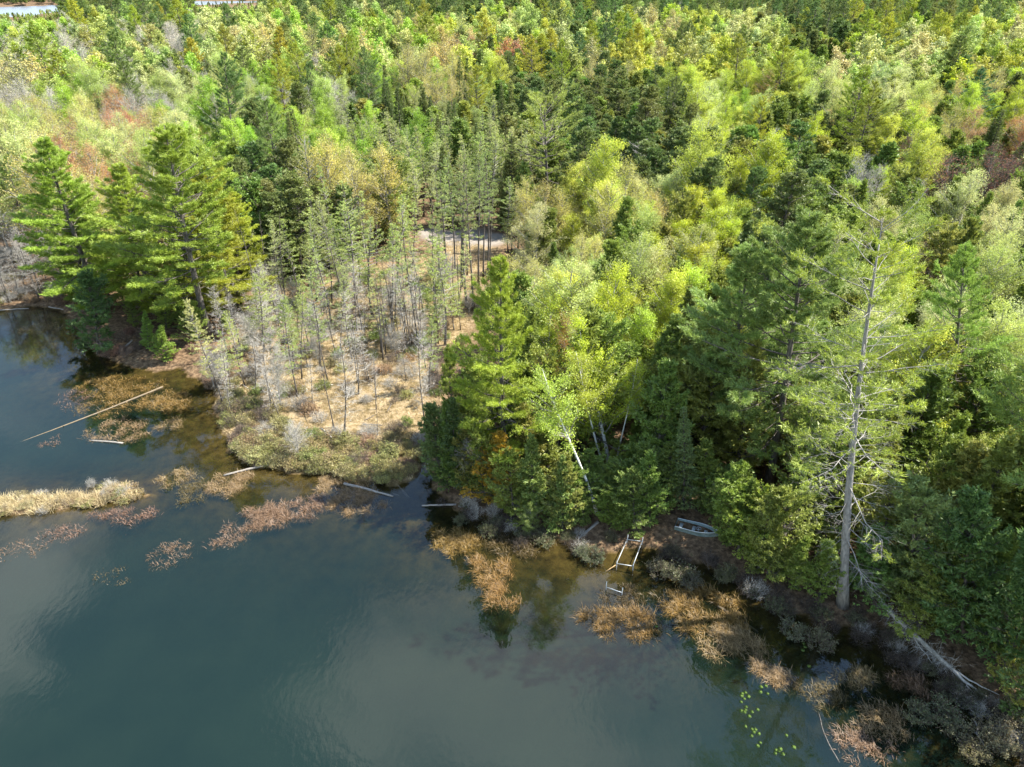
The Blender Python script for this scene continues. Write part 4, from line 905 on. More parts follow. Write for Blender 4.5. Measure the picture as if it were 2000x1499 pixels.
# ------------------------------------------------------------------ shrubs
SHRUB = {
 'heath': [shrub_mesh('heath_shrub', 401+i, .75, .75, 34, 1500, .075) for i in range(3)],
 'twig': [shrub_mesh('twiggy_shrub', 411+i, .8, 1.0, 30, 60, .05, twig='twig_brown', twigs=12, spread=1.4) for i in range(3)],
 'dark': [shrub_mesh('dark_brush', 431+i, .8, .9, 26, 70, .06, twig='twig_dark', twigs=11, spread=1.4) for i in range(3)],
 'grey': [shrub_mesh('grey_shrub', 421+i, .8, 1.0, 30, 40, .05, twig='twig_grey', twigs=12, spread=1.3) for i in range(2)],
}
def shrub(kind, px, py, s, tint, label, group, name, cat='shrub', sz=None):
    p = on_ground(px, py); z = gz(p.x, p.y)
    o = link(bpy.data.objects.new(name, rnd.choice(SHRUB[kind])))
    o.location = (p.x, p.y, max(z, -.25)); o.rotation_euler = (rnd.gauss(0, .06), rnd.gauss(0, .06), rnd.uniform(0, 6.28)); o.scale = (s, s*rnd.uniform(.85, 1.15), (sz or s)*rnd.uniform(.8, 1.15))
    j = rnd.uniform(.8, 1.2); o.color = (*[min(.8, c*j*rnd.uniform(.92, 1.08)) for c in tint], 1)
    return tag(o, label, cat, group)
def inside(px, py, poly):
    return float(poly_sd(np.array([px*1.0]), np.array([py*1.0]), poly)[0]) < 0
# heath along the bog edge
HEATH = [(400, 742), (450, 690), (480, 700), (470, 760), (520, 800), (580, 835), (640, 860), (720, 870), (800, 850), (822, 885), (800, 932), (760, 942), (600, 922), (480, 900), (445, 850), (428, 790)]
ol = [(.32, .30, .10), (.37, .33, .13), (.26, .27, .08), (.40, .34, .15)]; br = [(.28, .19, .11), (.33, .23, .14), (.23, .16, .10)]
n = 0
while n < 210:
    px, py = rnd.uniform(395, 825), rnd.uniform(690, 945)
    if not inside(px, py, HEATH): continue
    lower = (py - 700)/240 + rnd.gauss(0, .2)
    zonew = 'between point pines and bay' if px < 470 else 'fringing the bay' if px < 600 else 'along the lake edge of the bog' if px < 720 else 'close to the narrow inlet'
    if rnd.random() < .3 + .7*lower*(.6 if px < 480 else 1):
        shrub('heath', px, py, rnd.uniform(.7, 1.35), rnd.choice(ol), 'olive-tan heath shrub ' + zonew, 'olive heath shrubs ' + zonew, 'heath_shrub')
    else:
        shrub(rnd.choice(['twig', 'heath']), px, py, rnd.uniform(.6, 1.1), rnd.choice(br), 'brown twiggy heath shrub ' + zonew, 'brown heath shrubs ' + zonew, 'brown_shrub', sz=.7)
    n += 1
# low brush inside the bog
n = 0
while n < 270:
    px, py = rnd.uniform(460, 935), rnd.uniform(520, 880)
    if not inside(px, py, BOG_PX): continue
    grn = rnd.random() < (.55 if py < 700 else .15)
    if py > 730 and math.exp(-(((px-720)/110)**2 + ((py-800)/45)**2)) > rnd.random(): n += 1; continue
    zonew = 'at the back of the bog' if py < 640 else 'in the middle of the bog' if py < 760 else 'in the pale grass of the bog'
    if grn: shrub('heath', px, py, rnd.uniform(.6, 1.3), rnd.choice([(.28, .36, .08), (.33, .33, .10), (.22, .30, .07)]), 'low fresh green bush ' + zonew, 'green bushes ' + zonew, 'green_bush')
    elif px > 850: shrub('twig', px, py, rnd.uniform(.9, 1.5), (.5, .28, .14), 'pinkish brown leafless bush beside the corner pine', 'pinkish bushes beside the corner pine', 'pinkish_bush')
    else: shrub(rnd.choice(['twig', 'grey', 'heath']), px, py, rnd.uniform(.6, 1.3), rnd.choice([(.40, .28, .15), (.33, .25, .13), (.30, .29, .11)]), 'small brown bush ' + zonew, 'brown bushes ' + zonew, 'brown_bush')
    n += 1
# bare brush along the shaded bank
BANK = SHORE_PX[24:-1]
def along(poly, f):
    L = [math.dist(a, b) for a, b in zip(poly, poly[1:])]; d = f*sum(L)
    for a, b, l in zip(poly, poly[1:], L):
        if d <= l: return a[0]+(b[0]-a[0])*d/l, a[1]+(b[1]-a[1])*d/l
        d -= l
    return poly[-1]
for i in range(120):
    f = rnd.random()**.85; x0, y0 = along(BANK, f)
    off = rnd.gauss(4, 13) + (18 if x0 > 1620 and rnd.random() < .5 else 0) + (35*rnd.random() if x0 > 1750 else 0)
    px, py = x0 - off*.35, y0 + off*.9
    zonew = 'under the corner pine' if px < 1010 else 'below the slender birch' if px < 1190 else 'beside the dock frame' if px < 1400 else 'left of the dying pine foot' if px < 1640 else 'around the fallen trunk'
    if 1195 < px < 1262 and 1045 < py < 1115: continue
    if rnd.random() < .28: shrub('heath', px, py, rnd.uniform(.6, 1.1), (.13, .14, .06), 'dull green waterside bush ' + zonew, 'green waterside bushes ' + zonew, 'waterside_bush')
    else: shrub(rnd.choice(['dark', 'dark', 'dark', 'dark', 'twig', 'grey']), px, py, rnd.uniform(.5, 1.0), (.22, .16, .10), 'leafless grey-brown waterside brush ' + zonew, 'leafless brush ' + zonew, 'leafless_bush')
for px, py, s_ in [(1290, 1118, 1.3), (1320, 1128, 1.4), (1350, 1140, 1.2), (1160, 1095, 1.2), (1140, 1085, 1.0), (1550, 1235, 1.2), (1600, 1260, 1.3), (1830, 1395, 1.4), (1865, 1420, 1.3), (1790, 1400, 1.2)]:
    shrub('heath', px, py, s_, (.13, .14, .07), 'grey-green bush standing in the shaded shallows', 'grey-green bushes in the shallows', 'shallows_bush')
# muddy bank at the left, by the bay
for i in range(46):
    px, py = rnd.uniform(-20, 150), rnd.uniform(500, 596)
    if rnd.random() < .5: shrub('heath', px, py, rnd.uniform(.7, 1.4), rnd.choice([(.30, .22, .12), (.2, .2, .07)]), 'brownish bush on the bank across the bay', 'bushes on the bank across the bay', 'bank_bush')
    else: shrub('grey', px, py, rnd.uniform(.9, 1.8), (.4, .38, .3), 'silvery leafless bush on the bank across the bay', 'silvery bushes on the bank across the bay', 'silvery_bush')
for i in range(26):
    px, py = rnd.uniform(200, 460), rnd.uniform(620, 720)
    if py < 640+(px-200)*.1 or py > 715: continue
    shrub(rnd.choice(['twig', 'heath']), px, py, rnd.uniform(.6, 1.2), (.26, .15, .10), 'reddish brown bush under the point pines', 'reddish bushes under the point pines', 'reddish_bush')
# the strip of hummocks in the lake
for i in range(42):
    f = rnd.random(); x0, y0 = along(ISLE, f); px, py = x0 + rnd.gauss(0, 12), y0 + rnd.gauss(0, 11)
    shrub(rnd.choice(['heath', 'heath', 'heath', 'grey']), px, py, rnd.uniform(.4, 1.0), rnd.choice([(.42, .34, .16), (.30, .30, .10), (.44, .36, .20)]), 'tan tussock on the strip of hummocks in the lake' if f < .5 else 'tan tussock at the narrow end of the hummock strip', 'tussocks on the hummock strip' if f < .5 else 'tussocks at the end of the hummock strip', 'hummock_tussock', 'tussock', sz=rnd.uniform(.35, .8))
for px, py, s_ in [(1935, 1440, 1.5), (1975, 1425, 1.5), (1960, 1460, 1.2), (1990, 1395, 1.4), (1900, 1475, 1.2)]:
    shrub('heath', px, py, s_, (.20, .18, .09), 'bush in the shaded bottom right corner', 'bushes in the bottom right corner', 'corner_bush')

# ------------------------------------------------------------------ sedge standing in the water
def sedge_mesh(name, seed, rx, ry, nblade, hgt, lie=1.22, wdt=.026, base=0.0):
    rg = np.random.default_rng(seed)
    nclump = max(6, int(rx*ry*7)); a = rg.uniform(0, 6.28, nclump); q = rg.random(nclump)**.55
    C = np.stack([np.cos(a)*q*rx, np.sin(a)*q*ry], -1)
    k = rg.integers(0, nclump, nblade); p = C[k] + rg.normal(0, .22, (nblade, 2))
    p += rg.normal(0, .06, p.shape)
    B = np.concatenate([p, rg.uniform(-.24, -.06, (nblade, 1)) + base], 1)
    az = rg.uniform(0, 6.28, nblade)*.75 + .9; tl = np.clip(np.abs(rg.normal(lie, .3, nblade)), 0, 1.5)
    D = np.stack([np.cos(az)*np.sin(tl), np.sin(az)*np.sin(tl), np.cos(tl)], -1); L_ = hgt*rg.uniform(.5, 1.25, nblade)
    Mid = B + D*(L_*.55)[:, None]; Tip = Mid + norm(D+np.array([0, 0, -.55]))*(L_*.5)[:, None]
    S = norm(np.cross(D, np.array([0, 0, 1.]) + rg.normal(0, .3, (nblade, 3))))*(wdt*.5)
    V = np.stack([B-S, B+S, Mid+S, Mid-S, Tip], 1).reshape(-1, 3); i = np.arange(nblade)[:, None]*5
    F = np.concatenate([i+np.array([0, 1, 2]), i+np.array([0, 2, 3]), i+np.array([3, 2, 4])], 1).reshape(-1, 3)
    return make_mesh(name, V, F, [M['blade']], tone=np.repeat(rg.uniform(0, 1, nblade), 3))
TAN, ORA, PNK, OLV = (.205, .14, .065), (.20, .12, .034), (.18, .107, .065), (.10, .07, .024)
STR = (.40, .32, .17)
SEDGE = [
 (14, 992, 40, 13, 560, .8, STR, 'pale straw sedge crest at the left end of the hummock strip'),
 (88, 982, 42, 15, 800, .6, STR, 'pale straw sedge crest second along the hummock strip'),
 (168, 980, 40, 10, 620, .75, STR, 'pale straw sedge crest third along the hummock strip'),
 (236, 964, 30, 12, 560, .6, STR, 'pale straw sedge crest at the right end of the hummock strip'),
 # cx, cy, rx, ry in photo px, blades, height, colour, words
 (80, 640, 42, 10, 900, .5, TAN, 'tan sedge raft in the bay by the far bank'),
 (235, 757, 85, 20, 3600, .45, ORA, 'wide brown sedge raft below the point, above the long log'),
 (330, 786, 55, 20, 2600, .5, ORA, 'brown sedge raft between the long log and the heath'),
 (205, 795, 55, 20, 1500, .45, ORA, 'brown sedge raft cut through by the long log'),
 (235, 840, 65, 22, 2600, .45, TAN, 'tan sedge raft over the short floating log'),
 (328, 830, 24, 10, 700, .45, TAN, 'small tan sedge tuft between raft and heath'),
 (140, 780, 28, 18, 500, .4, PNK, 'thin pinkish sedge at the open side of the rafts'),
 (104, 865, 18, 9, 300, .4, PNK, 'tiny pinkish sedge tuft alone in the open bay'),
 (340, 935, 34, 14, 900, .5, TAN, 'tan sedge at the end of the hummock strip'),
 (385, 960, 36, 20, 1100, .5, OLV, 'olive sedge sunk between two tan tufts'),
 (456, 945, 50, 19, 2000, .55, TAN, 'tan sedge tuft below the slanting floating log'),
 (447, 1045, 34, 24, 800, .45, PNK, 'sparse reddish sedge tuft left of the bright round one'),
 (524, 1008, 44, 26, 2400, .6, PNK, 'dense rosy-tan round sedge tuft in the lake'),
 (328, 1088, 50, 26, 800, .4, PNK, 'sunken reddish sedge tuft out in the lake'),
 (222, 1130, 34, 16, 250, .35, OLV, 'faint sunken sedge tuft farthest out in the lake'),
 (40, 1075, 42, 24, 450, .4, PNK, 'sunken reddish sedge at the left edge'),
 (120, 1045, 55, 14, 700, .4, PNK, 'reddish sedge below the hummock strip, left piece'),
 (245, 1010, 75, 15, 1000, .45, PNK, 'reddish sedge below the hummock strip, right piece'),
 (603, 990, 34, 22, 1100, .5, PNK, 'sparse sedge tuft between two dense ones'),
 (645, 945, 36, 17, 1500, .5, TAN, 'tan sedge tuft touching the heath edge'),
 (700, 975, 58, 26, 3000, .55, TAN, 'large tan sedge tuft under the straight floating log'),
 (890, 1055, 42, 24, 1800, .6, ORA, 'golden sedge tuft off the shaded bank'),
 (955, 1115, 40, 28, 1500, .55, ORA, 'orange sedge tuft in shallow brown water'),
 (985, 1165, 36, 34, 1300, .55, ORA, 'orange sedge tuft farthest out from the shaded bank'),
 (1210, 1217, 82, 30, 3000, .6, ORA, 'long golden sedge bed below the broken dock end'),
 (1375, 1195, 80, 48, 3800, .6, ORA, 'large golden sedge bed lit by sun, left of the dying pine'),
 (1430, 1255, 60, 34, 2200, .6, TAN, 'bright tan lower end of the golden sedge beds'),
 (1500, 1308, 44, 24, 1300, .55, TAN, 'tan sedge tuft between the golden beds and lily pads'),
 (1665, 1325, 44, 18, 1000, .5, TAN, 'sunlit tan sedge patch under the fallen trunk'),
 (1720, 1405, 60, 34, 1500, .5, TAN, 'brown sedge bed at the bottom right'),
 (1600, 1360, 45, 26, 800, .5, OLV, 'dull brown sedge left of the bottom right bed'),
 (1690, 1460, 70, 30, 1200, .5, PNK, 'brownish sedge at the bottom edge'),
 (1780, 1340, 46, 24, 900, .5, PNK, 'dark brown sedge beneath the fallen trunk tip'),
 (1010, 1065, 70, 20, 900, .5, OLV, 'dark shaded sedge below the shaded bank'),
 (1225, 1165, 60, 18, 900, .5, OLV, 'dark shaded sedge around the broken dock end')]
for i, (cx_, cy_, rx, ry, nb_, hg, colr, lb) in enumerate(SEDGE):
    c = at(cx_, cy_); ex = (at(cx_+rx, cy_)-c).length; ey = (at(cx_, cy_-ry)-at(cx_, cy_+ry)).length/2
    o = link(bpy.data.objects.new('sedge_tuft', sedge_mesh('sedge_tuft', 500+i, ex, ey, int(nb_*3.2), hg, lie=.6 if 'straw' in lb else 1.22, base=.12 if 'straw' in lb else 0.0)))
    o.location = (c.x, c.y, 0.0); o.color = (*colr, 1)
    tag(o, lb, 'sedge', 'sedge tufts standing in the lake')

# dry grass over the bog and hummocks: nobody could count it
def bog_grass():
    rg = np.random.default_rng(9); n = 150000
    bx = np.array(BOG); lo, hi = bx.min(0), bx.max(0)
    p = rg.uniform(lo, hi, (n, 2)); p = p[poly_sd(p[:, 0], p[:, 1], BOG) < .5]
    dn = vnoise(p[:, 0], p[:, 1], 1.6, 31); p = p[rg.random(len(p)) < np.clip(dn*1.6-.25, .06, 1)]
    q = []
    for a, b in zip(ISLE_W[:-1], ISLE_W[1:]):
        t = rg.random((2600, 1)); q.append(np.array(a[:2])*(1-t)+np.array(b[:2])*t + rg.normal(0, .33, (2600, 2)))
    p = np.concatenate([p]+q); z = land_z(p[:, 0], p[:, 1]); k = z > .02; p, z = p[k], z[k]; n = len(p)
    B = np.concatenate([p, z[:, None]-.03], 1); D = rg.normal(0, .55, (n, 3)); D[:, 2] = rg.uniform(.35, 1, n)
    V, F = blades(B, D, rg.uniform(.18, .5, n), rg.uniform(.03, .06, n), rg)
    me = make_mesh('dry_grass', V, F, [M['blade']], tone=np.clip(vnoise(p[:, 0], p[:, 1], 2.5, 12)*.7+rg.uniform(0, .4, n), 0, 1))
    o = link(bpy.data.objects.new('dry_grass', me)); o.color = (.42, .335, .18, 1)
    tag(o, 'pale dry grass covering the bog and the hummock strip', 'grass', kind='stuff')
bog_grass()

# ------------------------------------------------------------------ logs
def log_between(name, a, b, r0, r1, label, mat='deadwood', group=None, za=.05, zb=.05, stubs=0, bend=.01):
    A = at(a[0], a[1], za); B = at(b[0], b[1], zb); d = B - A; L_ = d.length
    n_ = 9; s = np.linspace(0, 1, n_); rg = np.random.default_rng(int(a[0]*7+a[1]))
    P = np.stack([s*L_, np.sin(s*3.1)*bend*L_ + rg.normal(0, .012, n_), rg.normal(0, .008, n_)], -1)
    R = (r0 + (r1-r0)*s)*rg.uniform(.93, 1.07, n_)
    V, F = tubes(P[None], R[None], 9)
    root = empty(name, A); root.rotation_euler = d.to_track_quat('X', 'Z').to_euler()
    o = bpy.data.objects.new('trunk', make_mesh('log_trunk', V, F, [M[mat]], smooth=True)); link(o, root)
    for k in range(stubs):
        t = rg.uniform(.15, .95); an = rg.uniform(-1.2, 1.2); ln = rg.uniform(.25, .7)
        p0 = np.array([t*L_, np.interp(t, s, P[:, 1]), 0]); dr = np.array([.4, math.sin(an), max(.1, math.cos(an))])*ln
        q = np.stack([p0 + dr*f for f in (0, .5, 1)]); V, F = tubes(q[None], np.array([[.03, .022, .012]]), 5)
        link(bpy.data.objects.new('branch_stub', make_mesh('branch_stub', V, F, [M[mat]], smooth=True)), root)
    return tag(root, label, 'log', group)
log_between('floating_log', (318, 756), (14, 874), .10, .045, 'long pale log slanting across the bay, far end sunken', za=.06, zb=-.06, stubs=2, mat='wetwood')
log_between('floating_log', (176, 861), (240, 866), .07, .10, 'short floating log below the sedge rafts', za=.03, zb=.04)
log_between('floating_log', (437, 929), (533, 906), .08, .11, 'slanting floating log ending at the heath', za=.03, zb=.10, stubs=1)
log_between('floating_log', (672, 945), (768, 970), .13, .08, 'straight weathered log over the large tan sedge tuft', za=.10, zb=.02, stubs=1)
log_between('floating_log', (768, 966), (800, 978), .12, .10, 'sunken end of a log beyond the straight weathered one', mat='wetwood', za=-.1, zb=-.4)
log_between('sunken_log', (777, 950), (800, 975), .14, .12, 'sunken brown log lying crosswise off the inlet', mat='wetwood', za=-.12, zb=-.2)
log_between('floating_log', (824, 988), (891, 986), .07, .09, 'thin white pole lying level on dark water', za=.04, zb=.12)
log_between('bank_log', (1130, 1054), (1168, 1020), .09, .13, 'grey log sloping off the bank below the slender birch', za=.05, zb=.45)
log_between('bank_log', (225, 698), (258, 665), .12, .09, 'grey snapped log leaning off the point into shade', za=-.02, zb=.9)
log_between('floating_log', (-10, 607), (56, 603), .08, .07, 'thin log at the foot of the bank across the bay', za=.03, zb=.03)
log_between('floating_log', (66, 578), (82, 594), .10, .08, 'short log sliding off the bank across the bay', za=.3, zb=.03)
log_between('floating_log', (95, 600), (132, 607), .08, .07, 'pale log between the bank and the leaning cedar', za=.06, zb=.03)
log_between('fallen_log', (682, 560), (707, 523), .10, .06, 'pale fallen pole propped at the back of the bog', za=.4, zb=2.6)
log_between('fallen_log', (560, 702), (590, 668), .10, .06, 'grey fallen pole in the bog near the silver tamaracks', za=.4, zb=1.0)
log_between('fallen_log', (705, 733), (830, 730), .07, .05, 'thin fallen pole lying level across the bog', za=.5, zb=.7)
log_between('fallen_log', (520, 588), (566, 578), .16, .12, 'thick dark fallen log at the back of the bog', mat='wetwood', za=.4, zb=.5)
log_between('fallen_log', (567, 797), (598, 806), .09, .05, 'pale fallen stick in the pale grass', za=.4, zb=.35)
log_between('sunken_log', (1402, 1185), (1480, 1235), .13, .09, 'sunken log under the golden sedge beds', mat='wetwood', za=-.08, zb=-.2)
log_between('sunken_log', (1640, 1490), (1600, 1395), .035, .02, 'dark crooked sunken branch near the bottom', mat='bark', za=-.02, zb=.02, bend=.06)
log_between('drift_stick', (1902, 1406), (1908, 1432), .05, .06, 'bleached crooked stick in dark water, upper piece', za=.1, zb=.12, bend=.12)
log_between('drift_stick', (1904, 1430), (1926, 1466), .05, .03, 'bleached crooked stick in dark water, lower piece', za=.1, zb=.05, bend=.06)
for i in range(34):                     # deadfall strewn over the bog
    for _ in range(30):
        px, py = rnd.uniform(470, 930), rnd.uniform(540, 870)
        if inside(px, py, BOG_PX): break
    an = rnd.uniform(0, 3.14); ln = rnd.uniform(18, 46); zw = 'at the back of the bog' if py < 640 else 'in the middle of the bog' if py < 750 else 'in the pale grass'
    log_between('deadfall_stick', (px, py), (px+ln*math.cos(an), py+ln*.6*math.sin(an)), .055, .03, 'thin grey deadfall stick lying ' + zw, group='deadfall ' + zw, mat=rnd.choice(['deadwood', 'twig_grey', 'bark']), za=.45, zb=rnd.uniform(.5, 1.3), stubs=rnd.choice([0, 1, 2]), bend=.02)
# fallen tree over the water
def fallen_tree():
    A = at(1712, 1166, .9); root = empty('fallen_tree', A)
    def tube_px(pts, r0, r1, nm):
        P = np.array([list(at(px, py, z)-A) for px, py, z in pts]); s = np.linspace(0, 1, len(P)); t = np.linspace(0, 1, 3*len(P))
        P = np.stack([np.interp(t, s, P[:, k]) for k in range(3)], -1); P[1:-1] += np.random.default_rng(len(pts)).normal(0, .02, P[1:-1].shape)
        V, F = tubes(P[None], (r0+(r1-r0)*t)[None], 8)
        link(bpy.data.objects.new(nm, make_mesh(nm, V, F, [M['twig_grey']], smooth=True)), root)
        return P
    T = tube_px([(1712, 1166, .9), (1765, 1222, .8), (1810, 1262, .65), (1855, 1303, .5)], .17, .13, 'trunk')
    T2 = tube_px([(1855, 1303, .5), (1895, 1340, .4), (1958, 1382, .15)], .12, .03, 'branch')
    tube_px([(1862, 1308, .5), (1905, 1335, .55), (1952, 1358, .5)], .07, .02, 'branch')
    tube_px([(1850, 1300, .5), (1885, 1335, .3), (1903, 1356, .1)], .07, .02, 'branch')
    tube_px([(1776, 1235, .75), (1810, 1280, .4), (1825, 1302, .1)], .05, .015, 'branch')
    tube_px([(1790, 1180, .4), (1735, 1179, .5)], .05, .04, 'branch')
    rg = np.random.default_rng(77); n_ = 420; k = rg.integers(2, len(T), n_); B = T[k]
    D = rg.normal(0, .8, (n_, 3)) + np.array([-.35, -.25, -.1]); Lb = rg.uniform(.5, 1.5, n_)
    sp = Soup(); sp.add(blades(B, D, Lb, .022, rg), 0); D = norm(D)
    t2 = np.repeat(np.arange(n_), 3); sp.add(blades(B[t2]+D[t2]*(Lb[t2]*rg.uniform(.3, 1, len(t2)))[:, None], D[t2]+rg.normal(0, .5, (len(t2), 3)), .35, .014, rg), 0)
    link(bpy.data.objects.new('crown', sp.mesh('fallen_twigs', [M['twig_grey']])), root)
    tag(root, 'grey fallen tree with bare twigs lying off the bank at lower right', 'fallen tree')
fallen_tree()

# ------------------------------------------------------------------ dock frames and boat
M['wetwood'].node_tree.nodes['Color Ramp'].color_ramp.elements[1].color = (.19, .155, .11, 1)
M['galv'] = rough_material('galvanised_pipe', (.27, .285, .29), (.42, .44, .45), 12, .5)
M['galv'].node_tree.nodes['Principled BSDF'].inputs['Metallic'].default_value = .35
M['rust'] = rough_material('rusty_pipe', (.20, .12, .05), (.36, .26, .14), 10, .8)
M['hull'] = rough_material('faded_green_hull', (.13, .18, .16), (.27, .32, .30), 6, .55, .1)
M['alloy'] = rough_material('dull_aluminium', (.35, .38, .38), (.52, .55, .55), 9, .5)
def pipe(root, name, a, b, r, mat, sides=8):
    P = np.array([list(Vector(a)), list((Vector(a)+Vector(b))/2), list(Vector(b))]); V, F = tubes(P[None], np.full((1, 3), r), sides)
    return link(bpy.data.objects.new(name, make_mesh(name, V, F, [M[mat]], smooth=False)), root)
def pipe_dock():
    c = [at(1225, 1054, .42), at(1254, 1058, .42), at(1236, 1106, .42), at(1204, 1101, .42)]
    O = c[3].copy(); O.z = 0; root = empty('pipe_dock', O); q = [p-O for p in c]
    for i, (a, b) in enumerate(((0, 1), (2, 3))): pipe(root, 'cross_pipe', q[a], q[b], .03, 'galv')
    for i, (a, b) in enumerate(((1, 2), (3, 0))): pipe(root, 'side_rail', q[a]+Vector((0, 0, .012)), q[b]+Vector((0, 0, .012)), .038, 'galv', 4)
    for k, h in enumerate((.45, .40, .15, .22)):
        p = q[k]; pipe(root, 'post', (p.x+.03, p.y+.02, -.9), (p.x+.03, p.y+.02, p.z+h), .032, 'galv')
        pipe(root, 'clamp', (p.x+.03, p.y+.02, p.z-.07), (p.x+.03, p.y+.02, p.z+.07), .05, 'galv')
    pl = at(1160, 1132, -.7)-O; pipe(root, 'fallen_pipe', q[3]+Vector((-.05, -.05, -.1)), pl, .035, 'rust')
    tag(root, 'empty galvanised pipe dock frame standing in shaded water', 'dock frame')
pipe_dock()
def dock_end():
    a, b = at(1184, 1147, .25), at(1215, 1158, .25); O = a.copy(); O.z = 0; root = empty('broken_pipe_dock', O)
    pipe(root, 'cross_pipe', a-O, b-O, .032, 'galv')
    for p, h in ((a, .55), (b, .5)): pipe(root, 'post', (p.x-O.x, p.y-O.y-.02, -.9), (p.x-O.x, p.y-O.y-.02, .25+h), .032, 'galv')
    tag(root, 'single pipe crossbar with two posts, outer end of the broken dock', 'dock frame')
dock_end()
def boat():
    stern, bow = at(1320, 1024, .6), at(1404, 1046, .6); d = bow - stern; L_ = d.length
    root = empty('rowing_boat', (stern.x, stern.y, .22)); root.rotation_euler = (math.radians(-7), 0, math.atan2(d.y, d.x)); k = 15
    s = np.linspace(0, 1, k); half = .68*np.where(s < .45, .92+.18*s, np.clip(1-((s-.45)/.56)**2.2, .01, 1)); sheer = .52 + .16*s**2; keel = .02+.22*np.clip(s-.7, 0, 1)**1.3*2
    rows = []
    for i in range(k):
        hw, tz, kz = half[i], sheer[i], keel[i]
        rows.append([(s[i]*L_, -hw, tz), (s[i]*L_, -hw*.93, tz*.45), (s[i]*L_, -hw*.72, kz), (s[i]*L_, hw*.72, kz), (s[i]*L_, hw*.93, tz*.45), (s[i]*L_, hw, tz)])
    V = np.array(rows); ins = V.copy(); ins[:, :, 1] *= .955; ins[:, 2:4, 2] += .03; ins[:, :, 0] = np.clip(ins[:, :, 0], .03, L_-.05)
    AV = np.concatenate([V.reshape(-1, 3), ins.reshape(-1, 3)]); n6 = k*6; F = []
    for i in range(k-1):
        for j in range(5):
            a = i*6+j; F += [(a, a+6, a+7), (a, a+7, a+1)]; b = a+n6; F += [(b, b+7, b+6), (b, b+1, b+7)]
        for j in (0, 5):
            a = i*6+j; b = a+n6; F += [(a, a+6, b+6), (a, b+6, b)]
    for j in range(1, 5): F += [(0, j, j+1)]
    for j in range(1, 5): F += [(n6, n6+j+1, n6+j)]
    link(bpy.data.objects.new('hull', make_mesh('hull', AV, np.array(F), [M['hull']], smooth=False)), root)
    for sg in (-1, 1):
        P = V[:, 0 if sg < 0 else 5, :].copy(); P[:, 2] += .015; VV, FF = tubes(P[None], np.full((1, k), .035), 6)
        link(bpy.data.objects.new('gunwale', make_mesh('gunwale', VV, FF, [M['alloy']], smooth=True)), root)
    for x in (.12, .42, .70):
        hw = np.interp(x, s, half)*.92; x0, x1 = x*L_-.13, x*L_+.13
        Vb = np.array([(a, b, c) for a in (x0, x1) for b in (-hw, hw) for c in (.30, .34)]); Fb = np.array([(0, 1, 3), (0, 3, 2), (4, 6, 7), (4, 7, 5), (0, 4, 5), (0, 5, 1), (2, 3, 7), (2, 7, 6), (1, 5, 7), (1, 7, 3), (0, 2, 6), (0, 6, 4)])
        link(bpy.data.objects.new('thwart', make_mesh('thwart', Vb, Fb, [M['alloy']])), root)
    t = np.linspace(0, 2*math.pi, 25); P = np.stack([.53*L_+.19*np.cos(t), -.05+.19*np.sin(t), np.full(25, .52)], -1); VV, FF = tubes(P[None], np.full((1, 25), .028), 6, False)
    hp = link(bpy.data.objects.new('ring', make_mesh('ring', VV, FF, [M['galv']], smooth=True)), root)
    pipe(root, 'ring_post', (.53*L_, -.05, .05), (.53*L_, -.05, .52), .03, 'alloy')
    tag(root, 'old green rowing boat with a pale ring, pulled up under the cedars', 'boat')
boat()

# ------------------------------------------------------------------ lily pads
M['pad'] = rough_material('lily_pad_green', (.045, .08, .018), (.11, .165, .035), 4, .4)
def pad_mesh(seed):
    rg = np.random.default_rng(seed); n_ = 16; a = np.linspace(.22, 2*math.pi-.22, n_); r = 1+rg.normal(0, .04, n_); V = []
    for z in (.012, -.004):
        V.append((.12, 0, z)); V += [(r[i]*math.cos(a[i]), r[i]*math.sin(a[i])*.92, z+rg.uniform(-.004, .004)) for i in range(n_)]
    F = []; m_ = n_+1
    for i in range(1, n_): F += [(0, i, i+1), (m_, m_+i+1, m_+i), (i, m_+i, m_+i+1), (i, m_+i+1, i+1)]
    return make_mesh('lily_pad', np.array(V), np.array(F), [M['pad']])
PADM = [pad_mesh(i) for i in range(3)]
PADS = [((165, 850), (185, 845), (160, 865), (205, 870), (178, 885), (158, 905), (190, 938), (160, 965), (180, 972), (228, 970), (265, 955), (210, 998), (186, 958)),
        ((287, 808), (318, 800), (283, 840), (330, 852)), ((186, 1065), (228, 1082), (250, 1085), (240, 1102), (272, 1112), (225, 1126)), ((265, 1190), (282, 1170)),
        ((385, 1220), (405, 1226), (430, 1245), (412, 1212), (380, 1240)), ((452, 1122), (500, 1200)), ((567, 525), (560, 568), (575, 546), (600, 672))]
PW = ['in the largest cluster near the bottom', 'in the small cluster above the largest', 'in the middle cluster below the largest', 'in the pair below the middle cluster', 'in the bright bottom cluster', 'single between the clusters', 'among brown sedge nearer the bank']
for g_, w_ in zip(PADS, PW):
    for zx, zy in g_:
        p = at(1400+zx*.3, 1100+zy*.3); o = link(bpy.data.objects.new('lily_pad', rnd.choice(PADM))); r = rnd.uniform(.10, .145)
        o.location = (p.x, p.y, .006); o.rotation_euler = (rnd.gauss(0, .05), rnd.gauss(0, .05), rnd.uniform(0, 6.28)); o.scale = (r, r, 1)
        tag(o, 'round green lily pad ' + w_, 'lily pad', 'lily pads ' + w_)
p = at(1282, 1226); o = link(bpy.data.objects.new('lily_pad', PADM[0])); o.location = (p.x, p.y, .12); o.scale = (.12, .12, 1)
tag(o, 'lone lily pad on the long golden sedge bed', 'lily pad')

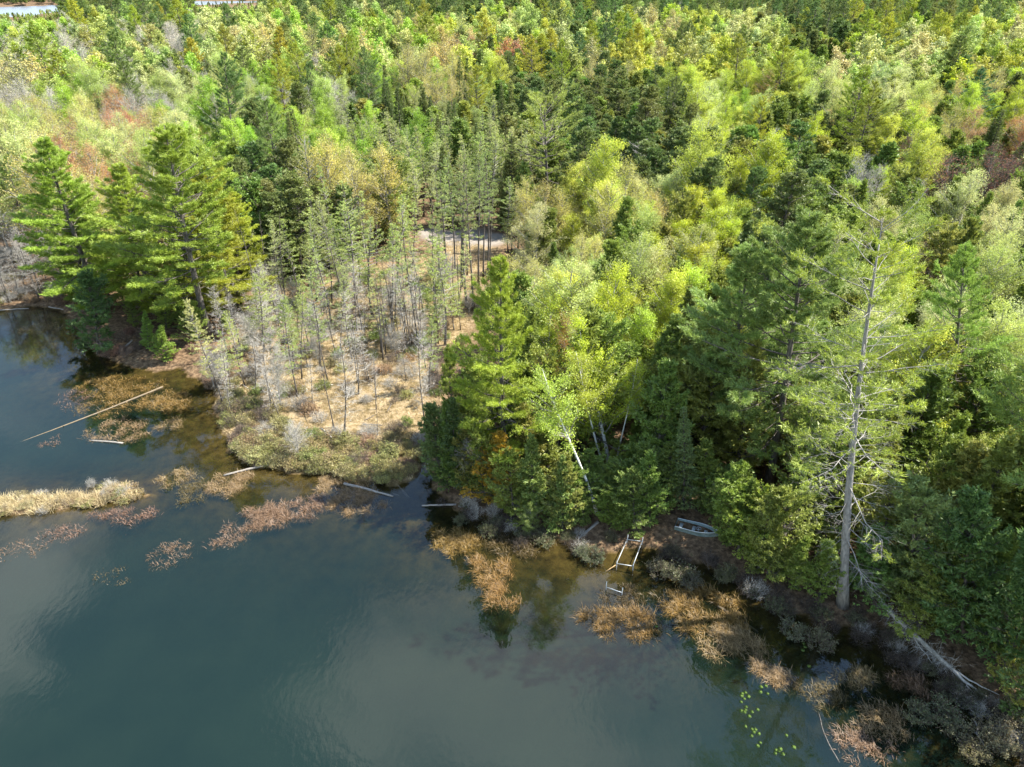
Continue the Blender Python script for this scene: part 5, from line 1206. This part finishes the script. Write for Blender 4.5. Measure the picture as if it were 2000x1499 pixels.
# ------------------------------------------------------------------ labels for the trees of the wood
MARKS = [('the dock frame', 1228, 1080), ('the boat', 1360, 1020), ('the forked white birch', 1180, 760), ('the dying pine', 1690, 800), ('the corner pine', 985, 720), ('the tallest shore pine', 1560, 640),
    ('the point pines', 330, 430), ('the pale bog grass', 700, 780), ('the ragged lone pine', 1071, 320), ('the sandy clearing', 915, 465), ('the dark hollow', 570, 460), ('the distant lake', 60, 60),
    ('the spreading red-brown maple', 1870, 360), ('the tall layered pine', 1186, 90), ('the wide pale aspen', 1720, 190), ('the grey dead tamaracks', 1300, 360), ('the golden oak', 1815, 270), ('the lone mid green poplar', 790, 160),
    ('the spreading white tree', 655, 215), ('the orange maples', 250, 260), ('the tall dark pine', 450, 200), ('the reddish maple', 1640, 220), ('the whitish tree among birches', 1370, 120), ('the fallen tree', 1850, 1300),
    ('the bright yellow birches', 1350, 450), ('the meadow gap', 200, 200), ('the far ridge', 1500, 30), ('the green spire spruce', 935, 180), ('the large mid green poplar', 70, 110), ('the pine at the right edge', 1990, 650), ('the blue-green pine', 1915, 200)]
buckets = {}
for t in TREES:
    tag(t['o'], cat=t['cat'])
    if t['label']:
        t['o']['label'] = t['label']; continue
    px, py = proj(t['x'], t['y'], t['h']*.7)
    nm, mx_, my = min(MARKS, key=lambda m_: (m_[1]-px)**2 + ((m_[2]-py)*1.5)**2)
    dx, dy = px-mx_, (py-my)*1.5
    rel = ('right of ' if dx > 0 else 'left of ') if abs(dx) > abs(dy) else ('behind ' if dy < 0 else 'in front of ')
    buckets.setdefault((t['words'], rel+nm), []).append((math.hypot(dx, dy), t))
ORD = ['nearest', 'second nearest', 'third nearest', 'fourth nearest', 'fifth nearest']
for (wd, rel), L_ in buckets.items():
    L_.sort(key=lambda q: q[0])
    for i, (_, t) in enumerate(L_):
        o = t['o']; o['group'] = wd + ' trees ' + rel
        if len(L_) == 1: o['label'] = 'only ' + wd + ' ' + rel
        elif len(L_) <= 5: o['label'] = wd + ' ' + rel + ', ' + ORD[i] + ' to it'
        elif i < 3: o['label'] = wd + ' ' + rel + ', ' + ORD[i] + ' to it'
        else: o['label'] = wd + ' in the close stand ' + rel
